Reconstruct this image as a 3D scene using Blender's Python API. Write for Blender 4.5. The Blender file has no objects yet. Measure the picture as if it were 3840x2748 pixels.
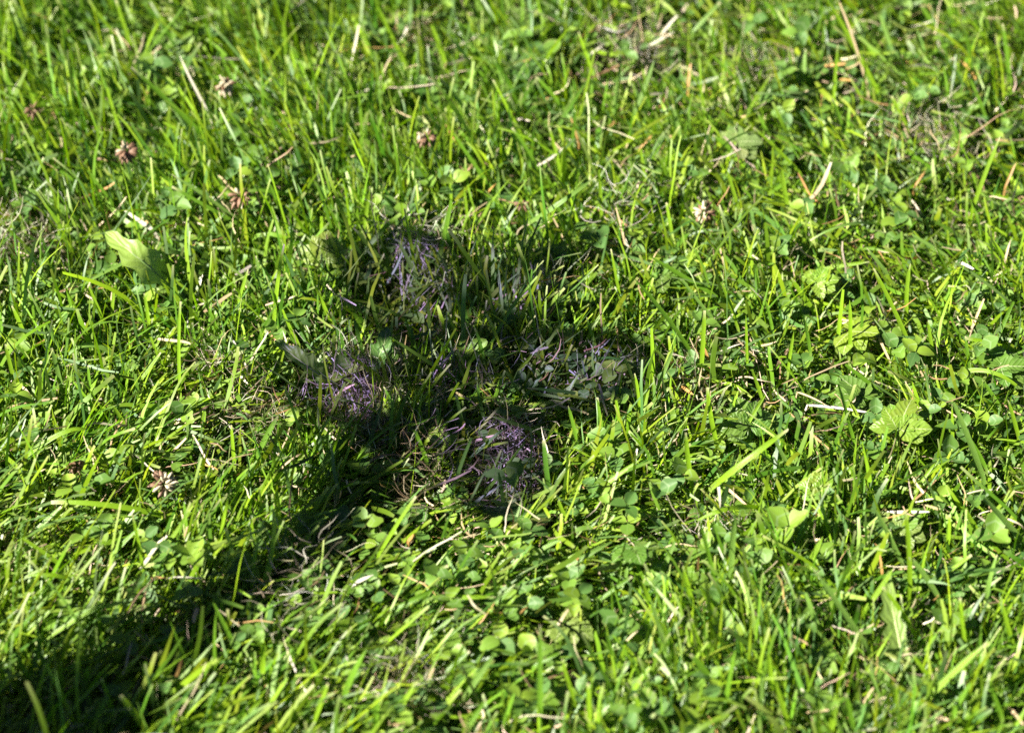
import bpy, bmesh, math, random
import numpy as np
from mathutils import Vector, Matrix

R = math.radians
rng = np.random.default_rng(7)
random.seed(7)
scene = bpy.context.scene
col = scene.collection

# ------------------------------------------------------------------ camera
PITCH = R(45.0)
DIST = 1.70
FRAME_W = 0.64                       # metres across the lawn at the aim point
cam_d = bpy.data.cameras.new('camera')
cam = bpy.data.objects.new('camera', cam_d)
col.objects.link(cam)
scene.camera = cam
cam_d.sensor_width = 36.0
cam_d.lens = 36.0 * DIST / FRAME_W
cam_d.clip_start = 0.02
cam_d.clip_end = 500.0
CAM = Vector((0.0, -DIST * math.cos(PITCH), DIST * math.sin(PITCH)))
cam.location = CAM
cam.rotation_euler = (math.pi / 2 - PITCH, 0, 0)
cam_d.dof.use_dof = True
cam_d.dof.focus_distance = 1.655
cam_d.dof.aperture_fstop = 4.6
cam_d.dof.aperture_blades = 9

# ------------------------------------------------------------------ light
SUN_EL = R(38.0)
SUN_AZ = R(195.0)                    # direction towards the sun, from +X counter-clockwise
SUN = Vector((math.cos(SUN_EL) * math.cos(SUN_AZ), math.cos(SUN_EL) * math.sin(SUN_AZ), math.sin(SUN_EL)))
world = bpy.data.worlds.new('World')
scene.world = world
world.use_nodes = True
wn = world.node_tree.nodes
wl = world.node_tree.links
sky = wn.new('ShaderNodeTexSky')
sky.sky_type = 'NISHITA'
sky.sun_disc = False
sky.sun_elevation = SUN_EL
sky.sun_rotation = math.pi / 2 - SUN_AZ
sky.air_density = 0.2
sky.dust_density = 0.05
sky.ozone_density = 1.0
wl.new(sky.outputs[0], wn['Background'].inputs[0])
wn['Background'].inputs[1].default_value = 0.05
sun_d = bpy.data.lights.new('sun', 'SUN')
sun_d.energy = 5.0
sun_d.angle = R(0.53)
sun_d.color = (1.0, 0.95, 0.86)
sun = bpy.data.objects.new('sun', sun_d)
col.objects.link(sun)
sun.rotation_euler = SUN.to_track_quat('Z', 'Y').to_euler()
sun.location = SUN * 5

scene.view_settings.view_transform = 'Standard'
scene.view_settings.look = 'None'
scene.view_settings.exposure = 1.95
scene.view_settings.gamma = 1.0
scene.render.engine = 'CYCLES'
scene.cycles.use_denoising = False
scene.cycles.max_bounces = 8
scene.cycles.diffuse_bounces = 4
scene.cycles.transparent_max_bounces = 12
scene.cycles.sample_clamp_indirect = 6.0

# ------------------------------------------------------------------ helpers
FWD = Vector((0, math.cos(PITCH), -math.sin(PITCH)))
UPV = Vector((0, math.sin(PITCH), math.cos(PITCH)))
TAN = 18.0 / cam_d.lens
def gp(px, py, h=0.0):
    """point of the lawn seen at source-photo pixel (3840 x 2748), at height h"""
    u = (px - 1920.0) / 1920.0 * TAN
    v = -(py - 1374.0) / 1920.0 * TAN
    d = FWD + Vector((1, 0, 0)) * u + UPV * v
    t = (h - CAM.z) / d.z
    return CAM + d * t
def to_px(x, y, z):
    """numpy: world -> source-photo pixels"""
    rx, ry, rz = x - CAM.x, y - CAM.y, z - CAM.z
    dep = ry * FWD.y + rz * FWD.z
    return 1920 + 1920 / TAN * rx / dep, 1374 - 1920 / TAN * (ry * UPV.y + rz * UPV.z) / dep
def gz(x, y):
    return (0.004 * np.sin(x * 21 + 1.3) * np.cos(y * 17 + .4) + 0.003 * np.sin(x * 43 - y * 31 + 2)
            + 0.0018 * np.sin(x * 90 + y * 71)) * np.exp(-(x * x + y * y) / 4.0)

def tag(o, label=None, cat=None, group=None, kind=None):
    if label: o['label'] = label
    if cat: o['category'] = cat
    if group: o['group'] = group
    if kind: o['kind'] = kind
    return o
def empty(name, loc=(0, 0, 0)):
    o = bpy.data.objects.new(name, None)
    o.empty_display_size = 0.01
    o.location = loc
    col.objects.link(o)
    return o
def mesh_np(name, V, F, C=None, UV=None, smooth=True):
    """V (n,3), F (m,k) quads or list of faces, C (n,3) point colours, UV (n,2) per point"""
    me = bpy.data.meshes.new(name)
    if isinstance(F, np.ndarray):
        k = F.shape[1]
        me.vertices.add(len(V)); me.vertices.foreach_set('co', np.asarray(V, np.float32).ravel())
        me.loops.add(F.size); me.loops.foreach_set('vertex_index', F.astype(np.int32).ravel())
        me.polygons.add(len(F))
        me.polygons.foreach_set('loop_start', np.arange(0, F.size, k, dtype=np.int32))
        me.polygons.foreach_set('loop_total', np.full(len(F), k, np.int32))
        me.update(calc_edges=True)
    else:
        me.from_pydata([tuple(v) for v in V], [], F)
        me.update()
    if smooth:
        me.polygons.foreach_set('use_smooth', np.ones(len(me.polygons), bool))
    if C is not None:
        a = me.color_attributes.new('col', 'FLOAT_COLOR', 'POINT')
        c4 = np.ones((len(V), 4), np.float32); c4[:, :3] = C
        a.data.foreach_set('color', c4.ravel())
    if UV is not None:
        lay = me.uv_layers.new(name='UVMap')
        vi = np.empty(len(me.loops), np.int32); me.loops.foreach_get('vertex_index', vi)
        lay.data.foreach_set('uv', np.asarray(UV, np.float32)[vi].ravel())
    return me
def link(name, me, mat, parent=None):
    o = bpy.data.objects.new(name, me)
    col.objects.link(o)
    if mat is not None and not me.materials: me.materials.append(mat)
    if parent is not None: o.parent = parent
    return o

# ------------------------------------------------------------------ materials
def new_mat(name):
    m = bpy.data.materials.new(name); m.use_nodes = True
    nt = m.node_tree
    return m, nt, nt.nodes, nt.links, nt.nodes['Principled BSDF'], nt.nodes['Material Output']
def math_n(nt, op, a, b=None, c=None, clamp=False):
    n = nt.nodes.new('ShaderNodeMath'); n.operation = op; n.use_clamp = clamp
    for i, v in enumerate((a, b, c)):
        if v is None: continue
        if isinstance(v, (int, float)): n.inputs[i].default_value = v
        else: nt.links.new(v, n.inputs[i])
    return n.outputs[0]
def mix_n(nt, fac, a, b, mode='MIX'):
    n = nt.nodes.new('ShaderNodeMix'); n.data_type = 'RGBA'; n.blend_type = mode
    for s, v in ((n.inputs[0], fac), (n.inputs[6], a), (n.inputs[7], b)):
        if isinstance(v, (int, float)): s.default_value = v
        elif isinstance(v, tuple): s.default_value = (*v, 1)
        else: nt.links.new(v, s)
    return n.outputs[2]
def noise_n(nt, scale, detail=3, coord=None):
    n = nt.nodes.new('ShaderNodeTexNoise'); n.inputs['Scale'].default_value = scale; n.inputs['Detail'].default_value = detail
    if coord is not None: nt.links.new(coord, n.inputs['Vector'])
    return n.outputs[0]
def leafy(nt, ns, ls, bsdf, out, colour, trans_tint=(1.28, 1.40, 0.28), fac=0.38, rough=0.42, spec=0.5, bump=None):
    ls.new(colour, bsdf.inputs['Base Color'])
    bsdf.inputs['Roughness'].default_value = rough
    bsdf.inputs['Specular IOR Level'].default_value = spec
    tr = ns.new('ShaderNodeBsdfTranslucent')
    ls.new(mix_n(nt, 1.0, colour, trans_tint, 'MULTIPLY'), tr.inputs['Color'])
    mx = ns.new('ShaderNodeMixShader'); mx.inputs[0].default_value = fac
    ls.new(bsdf.outputs[0], mx.inputs[1]); ls.new(tr.outputs[0], mx.inputs[2])
    ls.new(mx.outputs[0], out.inputs['Surface'])
    if bump is not None:
        b = ns.new('ShaderNodeBump'); b.inputs['Strength'].default_value = bump[1]; b.inputs['Distance'].default_value = 0.0006
        ls.new(bump[0], b.inputs['Height']); ls.new(b.outputs[0], bsdf.inputs['Normal'])

def mat_grass():
    m, nt, ns, ls, bsdf, out = new_mat('grass')
    at = ns.new('ShaderNodeAttribute'); at.attribute_name = 'col'
    tc = ns.new('ShaderNodeTexCoord')
    n = noise_n(nt, 260, 2, tc.outputs['Object'])
    c = mix_n(nt, math_n(nt, 'MULTIPLY', n, .45), at.outputs['Color'], mix_n(nt, 1.0, at.outputs['Color'], (1.5, 1.35, .9), 'MULTIPLY'))
    leafy(nt, ns, ls, bsdf, out, c, fac=.40, rough=.42, spec=.38)
    return m
def mat_blade():
    m, nt, ns, ls, bsdf, out = new_mat('grass_blade')
    at = ns.new('ShaderNodeAttribute'); at.attribute_name = 'col'
    uv = ns.new('ShaderNodeUVMap'); uv.uv_map = 'UVMap'
    sp = ns.new('ShaderNodeSeparateXYZ'); ls.new(uv.outputs[0], sp.inputs[0])
    st = math_n(nt, 'SINE', math_n(nt, 'MULTIPLY', sp.outputs[0], 34.0))
    st = math_n(nt, 'MULTIPLY_ADD', st, .5, .5)
    tc = ns.new('ShaderNodeTexCoord')
    n = noise_n(nt, 300, 3, tc.outputs['Object'])
    c = mix_n(nt, math_n(nt, 'MULTIPLY', st, .28), at.outputs['Color'], mix_n(nt, 1.0, at.outputs['Color'], (.62, .70, .7), 'MULTIPLY'))
    c = mix_n(nt, math_n(nt, 'MULTIPLY', n, .4), c, mix_n(nt, 1.0, c, (1.5, 1.3, .9), 'MULTIPLY'))
    leafy(nt, ns, ls, bsdf, out, c, fac=.38, rough=.38, spec=.42, bump=(st, .25))
    return m
def mat_straw():
    m, nt, ns, ls, bsdf, out = new_mat('dry_straw')
    at = ns.new('ShaderNodeAttribute'); at.attribute_name = 'col'
    tc = ns.new('ShaderNodeTexCoord')
    n = noise_n(nt, 400, 3, tc.outputs['Object'])
    c = mix_n(nt, math_n(nt, 'MULTIPLY', n, .6), at.outputs['Color'], mix_n(nt, 1.0, at.outputs['Color'], (.55, .45, .35), 'MULTIPLY'))
    leafy(nt, ns, ls, bsdf, out, c, trans_tint=(1.0, .8, .5), fac=.22, rough=.5, spec=.35)
    return m
def mat_clover():
    m, nt, ns, ls, bsdf, out = new_mat('clover')
    uv = ns.new('ShaderNodeUVMap'); uv.uv_map = 'UVMap'
    sp = ns.new('ShaderNodeSeparateXYZ'); ls.new(uv.outputs[0], sp.inputs[0])
    au = math_n(nt, 'ABSOLUTE', math_n(nt, 'SUBTRACT', sp.outputs[0], .5))
    v = sp.outputs[1]
    at = ns.new('ShaderNodeAttribute'); at.attribute_name = 'col'
    oi = ns.new('ShaderNodeObjectInfo')
    rnd = math_n(nt, 'FRACT', math_n(nt, 'ADD', oi.outputs['Random'], at.outputs['Fac']))
    cr = ns.new('ShaderNodeValToRGB'); ls.new(rnd, cr.inputs[0])
    e = cr.color_ramp.elements
    e[0].position = 0.0; e[0].color = (.070, .160, .040, 1)
    e[1].position = 1.0; e[1].color = (.200, .310, .025, 1)
    x = e.new(.35); x.color = (.085, .185, .030, 1)
    x = e.new(.68); x.color = (.135, .250, .026, 1)
    tc = ns.new('ShaderNodeTexCoord')
    n = noise_n(nt, 220, 4, tc.outputs['Object'])
    c = mix_n(nt, n, mix_n(nt, 1.0, cr.outputs[0], (.75, .8, .8), 'MULTIPLY'), mix_n(nt, 1.0, cr.outputs[0], (1.25, 1.15, 1.1), 'MULTIPLY'))
    # pale chevron
    d = math_n(nt, 'ABSOLUTE', math_n(nt, 'SUBTRACT', math_n(nt, 'ADD', v, math_n(nt, 'MULTIPLY', au, .55)), .52))
    d = math_n(nt, 'ADD', d, math_n(nt, 'MULTIPLY', math_n(nt, 'SUBTRACT', n, .5), .12))
    ch = math_n(nt, 'SUBTRACT', 1.0, math_n(nt, 'DIVIDE', d, .075), clamp=True)
    on = math_n(nt, 'GREATER_THAN', math_n(nt, 'FRACT', math_n(nt, 'MULTIPLY', rnd, 7.3)), .35)
    c = mix_n(nt, math_n(nt, 'MULTIPLY', math_n(nt, 'MULTIPLY', ch, .5), on), c, (.26, .36, .17))
    mid = math_n(nt, 'SUBTRACT', 1.0, math_n(nt, 'DIVIDE', au, .03), clamp=True)
    c = mix_n(nt, math_n(nt, 'MULTIPLY', mid, .5), c, (.22, .32, .10))
    ve = math_n(nt, 'SINE', math_n(nt, 'MULTIPLY', math_n(nt, 'SUBTRACT', v, math_n(nt, 'MULTIPLY', au, .8)), 60.0))
    c = mix_n(nt, math_n(nt, 'MULTIPLY', math_n(nt, 'GREATER_THAN', ve, .6), .10), c, (.2, .3, .1))
    sp1 = noise_n(nt, 480, 2, tc.outputs['Object'])
    c = mix_n(nt, math_n(nt, 'MULTIPLY', math_n(nt, 'GREATER_THAN', sp1, .70), .7), c, (.30, .26, .10))
    edge = math_n(nt, 'GREATER_THAN', math_n(nt, 'ADD', math_n(nt, 'MULTIPLY', au, 1.6), math_n(nt, 'MULTIPLY', n, .5)), 1.02)
    c = mix_n(nt, math_n(nt, 'MULTIPLY', edge, .35), c, (.34, .34, .12))
    leafy(nt, ns, ls, bsdf, out, c, trans_tint=(1.25, 1.35, .28), fac=.32, rough=.52, spec=.35, bump=(ve, .04))
    return m
def mat_broadleaf():
    m, nt, ns, ls, bsdf, out = new_mat('broad_leaf')
    uv = ns.new('ShaderNodeUVMap'); uv.uv_map = 'UVMap'
    sp = ns.new('ShaderNodeSeparateXYZ'); ls.new(uv.outputs[0], sp.inputs[0])
    au = math_n(nt, 'ABSOLUTE', math_n(nt, 'SUBTRACT', sp.outputs[0], .5))
    v = sp.outputs[1]
    at = ns.new('ShaderNodeAttribute'); at.attribute_name = 'col'
    tc = ns.new('ShaderNodeTexCoord')
    n = noise_n(nt, 150, 4, tc.outputs['Object'])
    n2 = noise_n(nt, 900, 2, tc.outputs['Object'])
    c = mix_n(nt, n, mix_n(nt, 1.0, at.outputs['Color'], (.70, .78, .8), 'MULTIPLY'), mix_n(nt, 1.0, at.outputs['Color'], (1.3, 1.2, 1.1), 'MULTIPLY'))
    ve = math_n(nt, 'SINE', math_n(nt, 'MULTIPLY', math_n(nt, 'SUBTRACT', v, math_n(nt, 'MULTIPLY', au, .5)), 42.0))
    c = mix_n(nt, math_n(nt, 'MULTIPLY', math_n(nt, 'GREATER_THAN', ve, .86), .28), c, (.30, .40, .14))
    mid = math_n(nt, 'SUBTRACT', 1.0, math_n(nt, 'DIVIDE', au, .035), clamp=True)
    c = mix_n(nt, math_n(nt, 'MULTIPLY', mid, .85), c, (.50, .54, .30))
    h = math_n(nt, 'ADD', math_n(nt, 'MULTIPLY', ve, .5), math_n(nt, 'MULTIPLY', n2, .8))
    leafy(nt, ns, ls, bsdf, out, c, fac=.34, rough=.45, spec=.45, bump=(h, .35))
    return m
def mat_soil():
    m, nt, ns, ls, bsdf, out = new_mat('soil')
    tc = ns.new('ShaderNodeTexCoord')
    a = noise_n(nt, 30, 5, tc.outputs['Object']); b = noise_n(nt, 380, 4, tc.outputs['Object'])
    c = mix_n(nt, b, (.012, .010, .007), (.055, .045, .026))
    c = mix_n(nt, math_n(nt, 'MULTIPLY', a, .5), c, (.022, .038, .010))
    ls.new(c, bsdf.inputs['Base Color']); bsdf.inputs['Roughness'].default_value = .95
    bm = ns.new('ShaderNodeBump'); bm.inputs['Distance'].default_value = .003
    ls.new(b, bm.inputs['Height']); ls.new(bm.outputs[0], bsdf.inputs['Normal'])
    return m
def mat_plain(name, rgb, rough=.6, nscale=300, var=.35):
    m, nt, ns, ls, bsdf, out = new_mat(name)
    tc = ns.new('ShaderNodeTexCoord'); n = noise_n(nt, nscale, 3, tc.outputs['Object'])
    c = mix_n(nt, n, tuple(x * (1 - var) for x in rgb), tuple(min(1, x * (1 + var)) for x in rgb))
    ls.new(c, bsdf.inputs['Base Color']); bsdf.inputs['Roughness'].default_value = rough
    return m
def mat_film():
    m, nt, ns, ls, bsdf, out = new_mat('violet_film')
    tr = ns.new('ShaderNodeBsdfTransparent')
    tc = ns.new('ShaderNodeTexCoord'); n = noise_n(nt, 40, 3, tc.outputs['Object'])
    ls.new(mix_n(nt, n, (.65, .58, .97), (.75, .66, 1.0)), tr.inputs[0])
    bsdf.inputs['Base Color'].default_value = (.25, .12, .40, 1); bsdf.inputs['Roughness'].default_value = .2
    mx = ns.new('ShaderNodeMixShader'); mx.inputs[0].default_value = .06
    ls.new(tr.outputs[0], mx.inputs[1]); ls.new(bsdf.outputs[0], mx.inputs[2]); ls.new(mx.outputs[0], out.inputs['Surface'])
    return m
M = dict(grass=mat_grass(), blade=mat_blade(), straw=mat_straw(), clover=mat_clover(), broad=mat_broadleaf(), soil=mat_soil(),
         floret=mat_plain('brown_floret', (.165, .09, .05)), cream=mat_plain('cream_floret', (.42, .36, .24)),
         stem=mat_plain('green_stem', (.13, .22, .05)), film=mat_film(), rib=mat_plain('pale_rib', (.36, .42, .18)), rim=mat_plain('dark_rim', (.05, .03, .07)),
         skin=mat_plain('skin', (.55, .34, .25), .5, 60, .1), shirt=mat_plain('navy_cloth', (.04, .05, .09), .9, 200),
         trouser=mat_plain('denim', (.06, .09, .16), .9, 250), hair=mat_plain('brown_hair', (.06, .035, .02), .5, 200),
         shoe=mat_plain('shoe', (.05, .05, .05), .6))

# ------------------------------------------------------------------ ground sheet
def build_ground():
    t = np.linspace(-1, 1, 181)
    s = np.sign(t) * (np.abs(t) * 0.9 + 60 * np.abs(t) ** 9)
    X, Y = np.meshgrid(s, s, indexing='ij')
    Z = gz(X, Y)
    V = np.stack([X, Y, Z], -1).reshape(-1, 3)
    n = len(t); i = np.arange(n * n).reshape(n, n)
    F = np.stack([i[:-1, :-1], i[1:, :-1], i[1:, 1:], i[:-1, 1:]], -1).reshape(-1, 4)
    o = link('ground', mesh_np('ground', V, F), M['soil'])
    tag(o, 'dark brown soil beneath the lawn grass', 'ground', kind='structure')
build_ground()

# ------------------------------------------------------------------ how the lawn grows in each place
# px, py, lean x, lean y, tilt (deg), height factor, clover weight, dryness
ZONES = np.array([
    (300, 200, -.5, .5, 38, 1.25, .7, .10), (900, 250, -.55, .35, 42, 1.2, .6, .20), (1600, 200, -.3, .4, 36, 1.15, .6, .30),
    (2300, 200, -.1, .4, 45, .95, .3, .50), (3000, 200, -.3, .4, 45, .95, .5, .45), (3700, 200, -.4, .3, 42, 1.1, .5, .35),
    (200, 700, -.4, .5, 36, 1.25, .5, .15), (900, 700, -.6, .4, 42, 1.2, .7, .15), (1600, 650, -.25, .6, 33, 1.1, .5, .25),
    (2300, 700, -.2, .5, 38, 1.0, .4, .35), (3000, 700, -.4, .3, 50, .8, .45, .50), (3700, 700, .1, .2, 52, .85, .4, .45),
    (200, 1200, -.3, .6, 32, 1.2, .8, .20), (800, 1150, -.1, .5, 35, 1.1, .7, .30), (1500, 1100, 0, .6, 30, 1.1, .5, .30),
    (2200, 1100, .1, .5, 34, 1.05, .5, .35), (2800, 1200, -.2, .3, 48, .9, .6, .45), (3600, 1200, -.1, .3, 50, .9, .7, .35),
    (200, 1700, .3, .3, 50, 1.05, .5, .40), (800, 1600, .2, .4, 45, .9, .4, .75), (1500, 1600, 0, .4, 40, 1.0, .4, .55),
    (2200, 1600, .3, .3, 44, .95, .7, .40), (2900, 1700, .3, .3, 50, .9, .7, .45), (3600, 1700, -.2, .3, 50, .9, .7, .35),
    (200, 2200, .6, .2, 48, 1.1, .6, .35), (900, 2200, .4, .4, 40, 1.1, .5, .40), (1500, 2250, .9, .25, 62, .9, .9, .35),
    (2200, 2250, .7, .3, 60, .85, 1.3, .30), (2900, 2250, -.2, .5, 44, 1.0, .6, .40), (3600, 2250, .4, .4, 50, 1.0, .6, .40),
    (200, 2650, .3, .4, 42, 1.2, .3, .25), (900, 2700, .5, .4, 46, 1.1, .5, .35), (1600, 2650, .6, .3, 55, .95, .9, .50),
    (2200, 2650, .1, .5, 48, .9, 1.3, .30), (2800, 2650, -.35, .6, 34, 1.2, .6, .25), (3600, 2650, .5, .4, 46, 1.05, .6, .40)], float)
def zone(x, y):
    px, py = to_px(x, y, np.zeros_like(x))
    d2 = (px[:, None] - ZONES[None, :, 0]) ** 2 + (py[:, None] - ZONES[None, :, 1]) ** 2
    w = np.exp(-d2 / (2 * 330.0 ** 2)) + 1e-9 * np.exp(-d2 / (2 * 3000.0 ** 2))
    w /= w.sum(1, keepdims=True)
    return w @ ZONES[:, 2:]

GREENS = np.array([(.046, .122, .016), (.074, .168, .012), (.107, .210, .012), (.146, .256, .011), (.195, .300, .012), (.088, .178, .044), (.205, .300, .060)])
DRYS = np.array([(.42, .34, .20), (.55, .47, .32), (.32, .22, .12), (.62, .56, .44), (.46, .28, .11)])

def blades(n, L, W, x, y, tilt, phi, bend, roll, cols, tips, K=5, cut=.6, z0=None, wob=.0, floor=.001):
    """vectorised grass blades -> V, F, C"""
    s = np.linspace(0, 1, K)
    th = tilt[:, None] + bend[:, None] * s[None, :] ** 1.4
    ph = phi[:, None] + wob * rng.normal(size=(n, 1)) * s[None, :] + (wob * .6) * np.sin(s[None, :] * 7 + rng.uniform(0, 6, (n, 1)))
    d = np.stack([np.sin(th) * np.cos(ph), np.sin(th) * np.sin(ph), np.cos(th)], -1)
    step = (L / (K - 1))[:, None, None]
    P = np.concatenate([np.zeros((n, 1, 3)), np.cumsum((d[:, :-1] + d[:, 1:]) / 2 * step, 1)], 1)
    g = gz(x, y)
    zz = g if z0 is None else g + z0
    P = P + np.stack([x, y, zz], -1)[:, None, :]
    P[..., 2] = np.maximum(P[..., 2], g[:, None] + floor + .002 * s[None, :])
    side = np.stack([-np.sin(ph), np.cos(ph), np.zeros_like(ph)], -1)
    nor = np.cross(d, side)
    r = (roll[:, None] + (wob * .8 + .25) * rng.normal(size=(n, 1)) * s[None, :])[..., None]
    wv = side * np.cos(r) + nor * np.sin(r)
    is_cut = rng.random(n) < cut
    prof = np.where(is_cut[:, None], np.interp(s, [0, .3, .8, 1], [.75, 1, .9, .62])[None, :], np.interp(s, [0, .3, .65, 1], [.75, 1, .75, .05])[None, :])
    hw = (W[:, None] * prof / 2)[..., None]
    V = np.stack([P - wv * hw, P + wv * hw], 2).reshape(-1, 3)
    b = (np.arange(n) * K * 2)[:, None] + (np.arange(K - 1) * 2)[None, :]
    F = np.stack([b, b + 1, b + 3, b + 2], -1).reshape(-1, 4)
    # colour along the blade: paler sheath, real green, bleached mown tip
    t0 = np.clip(1 - s / .28, 0, 1)[None, :, None] * (rng.random((n, 1, 1)) * .7)
    sheath = cols * np.array([1.5, 1.25, 1.5]) + np.array([.06, .06, .02])
    C = cols[:, None, :] * (1 - t0) + sheath[:, None, :] * t0
    t1 = (np.clip((s - .82) / .18, 0, 1)[None, :, None]) * (is_cut * tips * .6)[:, None, None]
    C = C * (1 - t1) + np.array([.46, .44, .26]) * t1
    C = np.repeat(C[:, :, None, :], 2, 2).reshape(-1, 3)
    return V, F, C

def area(n, x0=-.52, x1=.52, y0=-.50, y1=.68):
    return rng.uniform(x0, x1, n), rng.uniform(y0, y1, n)
def tuft_noise(x, y):
    return (.5 + .25 * np.sin(x * 37 + 2 * np.sin(y * 29)) + .25 * np.sin(y * 41 + 1.7 * np.sin(x * 33 + 1)))

def lean(z, n, spread):
    a = np.arctan2(z[:, 1], z[:, 0])
    k = np.hypot(z[:, 0], z[:, 1])
    return a + rng.normal(size=n) * spread / (.35 + k)

def clump(x, y):
    a = np.sin(x * 23 + 2.2 * np.sin(y * 19 + 1)) * np.cos(y * 27 + 1.5 * np.sin(x * 17))
    b = np.sin(x * 61 + y * 47 + 2 * np.sin(y * 53))
    f = (.7 * a + .3 * b)[:, None]
    return 1 + f * np.array([.20, .10, .05]) + (b[:, None] * np.array([-.02, .04, .10]))
def pick(pal, n, w):
    w = np.asarray(w, float); i = rng.choice(len(pal), n, p=w / w.sum())
    c = pal[i] * rng.uniform(.72, 1.25, (n, 1)) * rng.uniform(.9, 1.1, (n, 3))
    return c

def stuff(name, label, cat, V, F, C, mat):
    o = link(name, mesh_np(name, V, F, C), mat)
    return tag(o, label, cat, kind='stuff')

# round the leaves and flower heads that show whole in the photograph the grass is shorter: px, py, rx, ry, length factor
CLEAR = np.array([(500, 985, 170, 110, .45), (1110, 1370, 110, 80, .5), (1430, 1340, 60, 90, .5), (3345, 2340, 75, 200, .45), (1920, 1965, 150, 50, .4), (60, 960, 190, 130, .35),
    (1890, 1720, 120, 130, .3), (1340, 1460, 110, 90, .4), (3365, 1640, 110, 110, .5), (3240, 1480, 100, 80, .5), (3200, 1240, 90, 100, .55), (3050, 1090, 90, 70, .55), (2770, 580, 110, 70, .55),
    (2810, 1600, 110, 80, .55), (1220, 1000, 80, 70, .55), (2375, 2050, 80, 90, .5), (475, 590, 60, 60, .5), (900, 760, 70, 60, .5), (1600, 545, 60, 60, .55), (620, 1840, 90, 70, .5), (2640, 815, 70, 60, .5),
    (660, 1560, 90, 80, .5), (970, 1290, 80, 70, .6), (2170, 2220, 160, 90, .6), (1990, 2250, 110, 80, .6), (1950, 2440, 140, 110, .65), (2000, 2600, 180, 90, .65), (2250, 900, 70, 60, .6), (1570, 1110, 90, 80, .6),
    (2240, 1420, 170, 90, .65), (2970, 1980, 80, 70, .55), (3590, 2330, 90, 70, .6), (3080, 2440, 80, 70, .6), (3400, 1340, 120, 80, .65), (910, 670, 70, 60, .6), (2560, 1500, 120, 110, .5), (1000, 1590, 120, 80, .55),
    (1090, 2340, 90, 80, .6), (3490, 560, 110, 80, .5), (2390, 260, 150, 80, .55)])
def clear_f(x, y):
    px, py = to_px(x, y, np.full_like(x, .012))
    f = np.ones_like(x)
    for a, b, c, d, k in CLEAR:
        f = np.where(((px - a) / c) ** 2 + ((py - b) / d) ** 2 < 1, np.minimum(f, k), f)
    return f
# low dense turf
n = 88000
x, y = area(n); z = zone(x, y)
V, F, C = blades(n, (rng.gamma(5, .0030, n) + .006) * clear_f(x, y), rng.uniform(.0007, .0020, n), x, y, R(1) * np.clip(z[:, 2] + 10 + rng.normal(0, 20, n), 3, 88),
                 lean(z, n, 1.0), rng.uniform(.1, 1.2, n), rng.normal(0, .8, n), pick(GREENS, n, (3, 5, 5, 3, 1.5, 2, .4)) * clump(x, y), rng.random(n) * .6, K=4, cut=.5)
stuff('turf', 'short dense green turf of the mown lawn', 'grass', V, F, C, M['grass'])
# standing grass
n = 50000
x, y = area(n); z = zone(x, y)
keep = rng.random(n) < (.22 + 1.0 * tuft_noise(x, y)) * np.clip(z[:, 3], .6, 1.3)
x, y, z = x[keep], y[keep], z[keep]; n = len(x)
V, F, C = blades(n, (rng.gamma(8, .0035, n) + .006) * z[:, 3] * clear_f(x, y) * (.72 + .56 * tuft_noise(x, y)), rng.gamma(7, .00019, n) + .0004, x, y, R(1) * np.clip(z[:, 2] + rng.normal(0, 17, n), 2, 86),
                 lean(z, n, .62), rng.gamma(2, .28, n), rng.normal(0, .7, n), pick(GREENS, n, (1.5, 4.5, 6, 5.5, 4, 2, .8)) * clump(x, y), rng.random(n), K=6, cut=.6, wob=.18)
stuff('lawn_grass', 'mown green lawn grass with bleached cut tips', 'grass', V, F, C, M['grass'])
# long loose blades lying over the rest
n = 4800
x, y = area(n); z = zone(x, y)
V, F, C = blades(n, (rng.gamma(9, .0040, n) + .012) * z[:, 3] * clear_f(x, y), rng.uniform(.0012, .0032, n), x, y, R(1) * np.clip(z[:, 2] + 8 + rng.normal(0, 22, n), 4, 84),
                 lean(z, n, .75), rng.gamma(2, .35, n), rng.normal(0, .8, n), pick(GREENS, n, (.5, 2.5, 5, 6, 5, 1.5, 1.2)) * clump(x, y), rng.random(n), K=8, cut=.55, wob=.25, floor=.010)
stuff('long_grass', 'longer loose grass blades scattered through the lawn', 'grass', V, F, C, M['grass'])
# thatch: dead fibres low in the turf and clippings on top
n = 17000
x, y = area(n); z = zone(x, y)
k = rng.random(n) < .25 + z[:, 5] * 1.1
x, y, z = x[k], y[k], z[k]; n = len(x)
V, F, C = blades(n, rng.gamma(4, .0045, n) + .004, rng.gamma(4, .00016, n) + .0002, x, y, R(1) * np.clip(rng.normal(74, 14, n), 10, 95),
                 rng.uniform(0, 6.283, n), rng.normal(0, .7, n), rng.normal(0, .9, n), pick(DRYS, n, (5, 4, 3, 2, 1)), rng.random(n) * .3, K=6, cut=.6, wob=.55, z0=rng.gamma(2, .0035, n))
stuff('thatch', 'tan dead grass fibres matted low in the lawn', 'dead grass', V, F, C, M['straw'])
n = 9000
x, y = area(n); z = zone(x, y)
k = rng.random(n) < .2 + z[:, 5]
x, y, z = x[k], y[k], z[k]; n = len(x)
gcl = pick(GREENS, n, (1, 3, 4, 3, 2, 4, 2)); dcl = pick(DRYS, n, (4, 5, 2, 4, 1.5))
isd = (rng.random(n) < .22)[:, None]
V, F, C = blades(n, rng.gamma(4, .0040, n) + .005, (rng.gamma(6, .00026, n) + .0005) * np.where(isd[:, 0], .62, 1.0), x, y, R(1) * np.clip(rng.normal(82, 10, n), 40, 100),
                 rng.uniform(0, 6.283, n), rng.normal(0, .4, n), rng.normal(0, .9, n), np.where(isd, dcl, gcl), rng.random(n) * .5, K=5, cut=.8, wob=.25,
                 z0=rng.uniform(.010, .024, n))
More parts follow.
